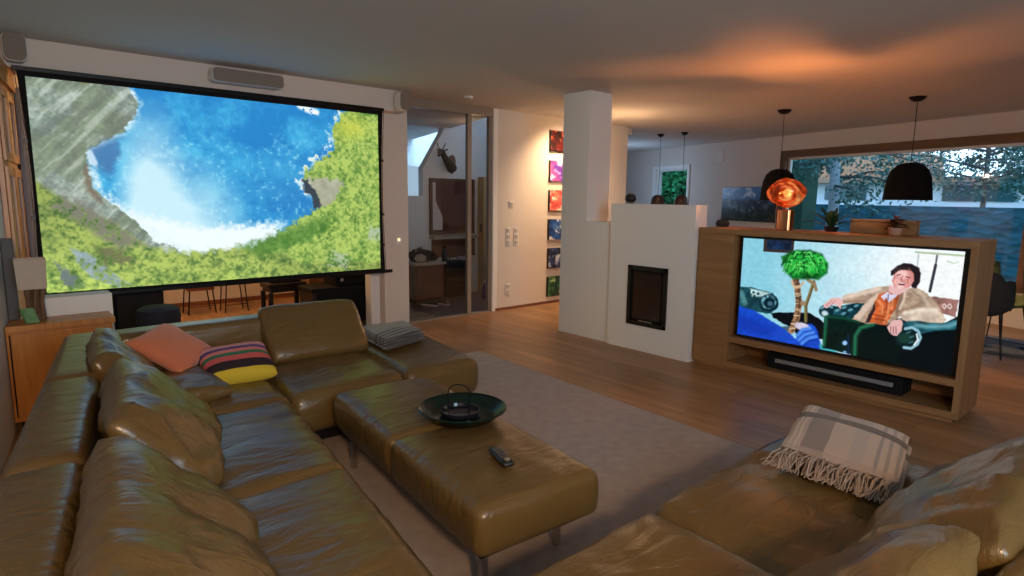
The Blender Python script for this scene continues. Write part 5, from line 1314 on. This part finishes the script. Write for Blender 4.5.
dt = thing('dining_table', 'long dark dining table hidden behind the oak cabinet', 'table', (7.6, 2.9, 0))
MB().box(7.15, 8.05, 1.75, 4.2, .71, .75).build('tabletop', M['redwood'], dt, bevel=.004)
for x in (7.22, 7.98):
    for y in (1.85, 4.1): MB().box(x - .03, x + .03, y - .03, y + .03, .011 if x > 7.5 else .001, .71).build('leg', M['black_metal'], dt)
def shell_chair(label, x, y, rz, m, hb, base='sled', group='dining chairs'):
    t = thing('dining_chair', label, 'chair', (x, y, .011 if x > 7.6 else 0), rz, group)
    mb = MB(); vs = []; f = []; nu, nv = 14, 16
    for j in range(nv + 1):
        t_ = j / nv
        if t_ < .5: yy = -.22 + .44 * (t_ / .5); zz = .45 - .03 * math.sin(PI * t_ / .5)
        else: yy = .22 + .07 * ((t_ - .5) / .5); zz = .45 + (hb - .45) * ((t_ - .5) / .5)
        wv_ = .25 * (1 - .35 * max(0, (t_ - .8) / .2) ** 2)
        for i in range(nu + 1):
            u = 2 * i / nu - 1; lift = (.10 * abs(u) ** 3) * (1 if t_ < .5 else (1 - .6 * (t_ - .5) / .5))
            fx = u * wv_; vs.append((fx, yy - (.10 * abs(u) ** 2.5 if t_ >= .5 else .0), zz + (lift if t_ < .55 else 0) - (.12 * abs(u) ** 4 if t_ > .9 else 0)))
    for j in range(nv):
        for i in range(nu): f.append((j * (nu + 1) + i, j * (nu + 1) + i + 1, (j + 1) * (nu + 1) + i + 1, (j + 1) * (nu + 1) + i))
    o = mb.add(vs, f).build('seat_shell', m, t, world=False, smooth=True, angle=180); s_ = o.modifiers.new('solid', 'SOLIDIFY'); s_.thickness = .025
    if base == 'sled':
        for s in (-1, 1):
            MB().tube([(s * .17, -.14, .42), (s * .22, -.20, .012), (s * .22, .20, .012), (s * .17, .14, .42)], .008, 8).build('leg', M['black_metal'], t, world=False)
    else:
        MB().tube([(0, 0, .05), (0, 0, .42)], .025, 10).build('pedestal', M['black_metal'], t, world=False)
        for k in range(4):
            a = PI / 4 + k * PI / 2; MB().tube([(0, 0, .06), (.27 * math.cos(a), .27 * math.sin(a), .014)], [.02, .012], 8).build('foot', M['black_metal'], t, world=False)
    return t
shell_chair('dark grey shell chair nearest the right end of the oak cabinet', 7.45, 1.42, math.radians(100), pbr('dark_grey_felt', (.03, .035, .035), .9), .86)
shell_chair('olive green shell chair with a taller back behind the dark grey chair', 8.1, 1.38, math.radians(-20), pbr('olive_felt', (.16, .20, .07), .9), .98)
shell_chair('black shell chair on a star foot cut by the right picture edge', 7.95, .88, math.radians(30), M['black_matte'], .90, 'star')
dr_ = MB(); soft_box(dr_, [(7.55, .4), (8.6, .4), (8.6, 4.6), (7.55, 4.6)], .0005, .010, r=.004, top=0, side=0, nx=6, ny=16, nz=1)
tag(dr_.build('dining_rug', pbr('blue_grey_rug', (.12, .14, .16), 1, var=.3, vscale=9)), 'flat blue-grey rug beneath the dining table at the right', 'rug')
fj = thing('fruit_bowl', 'dark bowl with a violet flower head standing on the near end of the dining table', 'bowl', (7.6, 1.85, .751))
MB().lathe([(.02, .0), (.06, .004), (.12, .06), (.115, .06), (.06, .012), (.01, .012)], (7.6, 1.9, .751), 24).build('dish', M['black'], fj, smooth=True)
blob('flower', (7.6, 1.9, .84), (.06, .06, .06), 4, pbr('violet_petal', (.12, .05, .25), .7, var=.5, vscale=30), fj, amp=.5)

def onfar(name, label, cat, y0, y1, z0, z1, t, canvas=None, m=None):
    r = thing(name, label, cat, (farx((y0 + y1) / 2) - t, (y0 + y1) / 2, z0))
    MB().prism([(farx(y0) - t, y0), (farx(y0) - .001, y0), (farx(y1) - .001, y1), (farx(y1) - t, y1)], z0, z1).build('board', m or M['black'], r)
    if canvas: canvas.mesh('print', (farx(y1) - t - .004, y1, z1 - .01), (farx(y0) - t - .004, y0, z1 - .01), (farx(y1) - t - .004, y1, z0 + .01), pm, r)
    return r
c = Canvas(90, 46, 2, [(0, 0), (100, 0), (100, 100), (0, 100)]); a = c.noise(8, 5, 61, 4); b_ = c.noise(20, 12, 62, 3)
c.put(np.ones_like(a), mixc((26, 64, 120), (70, 120, 180), 1 - c.v)); c.put(np.clip((a - .55) * 6, 0, 1) * (c.y < 30), (180, 200, 220))
c.put(np.clip((c.y - 26 - a * 18) / 3, 0, 1), mixc((22, 36, 52), (120, 140, 160), np.clip((b_ - .45) * 3, 0, 1))); c.put(np.clip((c.y - 52 - b_ * 20) / 6, 0, 1), mixc((16, 24, 22), (70, 80, 66), np.clip((b_ - .4) * 3, 0, 1)))
onfar('mountain_picture', 'dark blue mountain landscape picture on the far wall left of the copper lamp', 'picture', 5.05, 6.30, 1.11, 1.735, .03, c)
vt = onfar('air_vent', 'square white vent cover high on the far wall right of the green window', 'vent', 6.34, 6.56, 2.22, 2.44, .012, None, M['plaster'])
for k in range(5): MB().prism([(farx(6.36) - .016, 6.36), (farx(6.36) - .011, 6.36), (farx(6.54) - .011, 6.54), (farx(6.54) - .016, 6.54)], 2.25 + k * .035, 2.262 + k * .035).build('slat', M['plaster_white'], vt)
kt = thing('small_speaker', 'small round black object with a silver foot on top of the white chimney block', 'ornament', (4.97, 3.86, 1.448))
MB().lathe([(.01, .0), (.035, .002), (.03, .012), (.01, .014)], (4.97, 3.86, 1.448), 20).build('foot', M['chrome'], kt, smooth=True)
blob('body', (4.97, 3.86, 1.502), (.055, .055, .048), 2, M['black'], kt, amp=.05)
kd = thing('fridge', 'tall dark grey kitchen fridge in the far kitchen corner', 'fridge', (11.4, 10.2, 0))
MB().box(11.2, 11.9, 9.9, 10.6, .02, 2.1).build('body', M['black_matte'], kd, bevel=.01); MB().box(11.18, 11.2, 9.92, 10.58, .05, 2.08).build('door', pbr('dark_steel', (.08, .08, .09), .4, metal=.5), kd, bevel=.004)

# ------------------------------------------------------------------ light
def light(kind, name, loc, col, e, size=.1, target=None, **k):
    d = bpy.data.lights.new(name, kind); d.color = col; d.energy = e
    if kind == 'AREA': d.size = size
    else: d.shadow_soft_size = size
    for a_, b_ in k.items(): setattr(d, a_, b_)
    o = bpy.data.objects.new(name, d); COL.objects.link(o); o.location = loc
    if target is not None:
        o.rotation_euler = (Vector(target) - Vector(loc)).to_track_quat('-Z', 'Y').to_euler()
    return o
WARM = (1.0, .60, .30)
light('POINT', 'copper_lamp_light', (5.13, 2.36, 1.60), (1.0, .62, .38), 88, .012)
light('SPOT', 'reading_lamp_light', (-.35, -1.3, 2.1), WARM, 310, .15, (.9, 2.2, .3), spot_size=math.radians(125), spot_blend=.9)
light('POINT', 'kitchen_daylight', (10.2, 8.2, 1.7), (.45, .68, 1.0), 30, .3)
light('AREA', 'rear_cool_fill', (1.2, -2.4, 1.6), (.56, .79, 1.0), 160, 2.4, (2.2, 4, 1.2))  # added cool fill behind the camera; the rear wall has no window
light('SPOT', 'picture_spot', (6.15, 5.5, 2.56), (1, .66, .38), 150, .04, (6.3, 6.12, 1.2), spot_size=math.radians(120), spot_blend=1.0)
light('POINT', 'pendant_light', (7.6, 2.19, 1.58), WARM, 60, .05)
light('POINT', 'pendant_light_b', (7.6, 3.61, 1.56), WARM, 60, .05)
light('POINT', 'passage_warm_fill', (6.5, 5.3, 2.0), WARM, 26, .03)  # added warm fill for the passage and its ceiling, no fixture here
light('POINT', 'back_room_light', (2.0, 7.6, 2.1), (1, .54, .22), 62, .15)
light('AREA', 'skylight', (6.0, 8.3, 3.55), (.40, .66, 1.0), 150, 1.4, (6.0, 8.3, 0))
light('POINT', 'hall_lamp_light', (5.2, 6.7, 2.2), WARM, 3, .1)
w = bpy.data.worlds.new('world'); SC.world = w; w.use_nodes = True
nt = w.node_tree; bgn = nt.nodes['Background']; bgn.inputs[1].default_value = 3.6
tc = N(nt, 'ShaderNodeTexCoord'); sp = N(nt, 'ShaderNodeSeparateXYZ'); nt.links.new(tc.outputs['Generated'], sp.inputs[0])
cr = N(nt, 'ShaderNodeValToRGB'); cr.color_ramp.elements[0].position = .0; cr.color_ramp.elements[0].color = (.50, .74, .95, 1); cr.color_ramp.elements[1].position = .7; cr.color_ramp.elements[1].color = (.22, .46, .85, 1)
nt.links.new(sp.outputs['Z'], cr.inputs[0]); nt.links.new(cr.outputs[0], bgn.inputs[0])

vs_ = SC.view_settings
vs_.view_transform = 'Standard'; vs_.look = 'None'; vs_.gamma = 1.0; vs_.use_curve_mapping = False; vs_.exposure = 0.0
SC.cycles.use_denoising = True
SC.cycles.max_bounces = 8; SC.cycles.diffuse_bounces = 4; SC.cycles.sample_clamp_indirect = 4.0
SC.cycles.caustics_reflective = False; SC.cycles.caustics_refractive = False
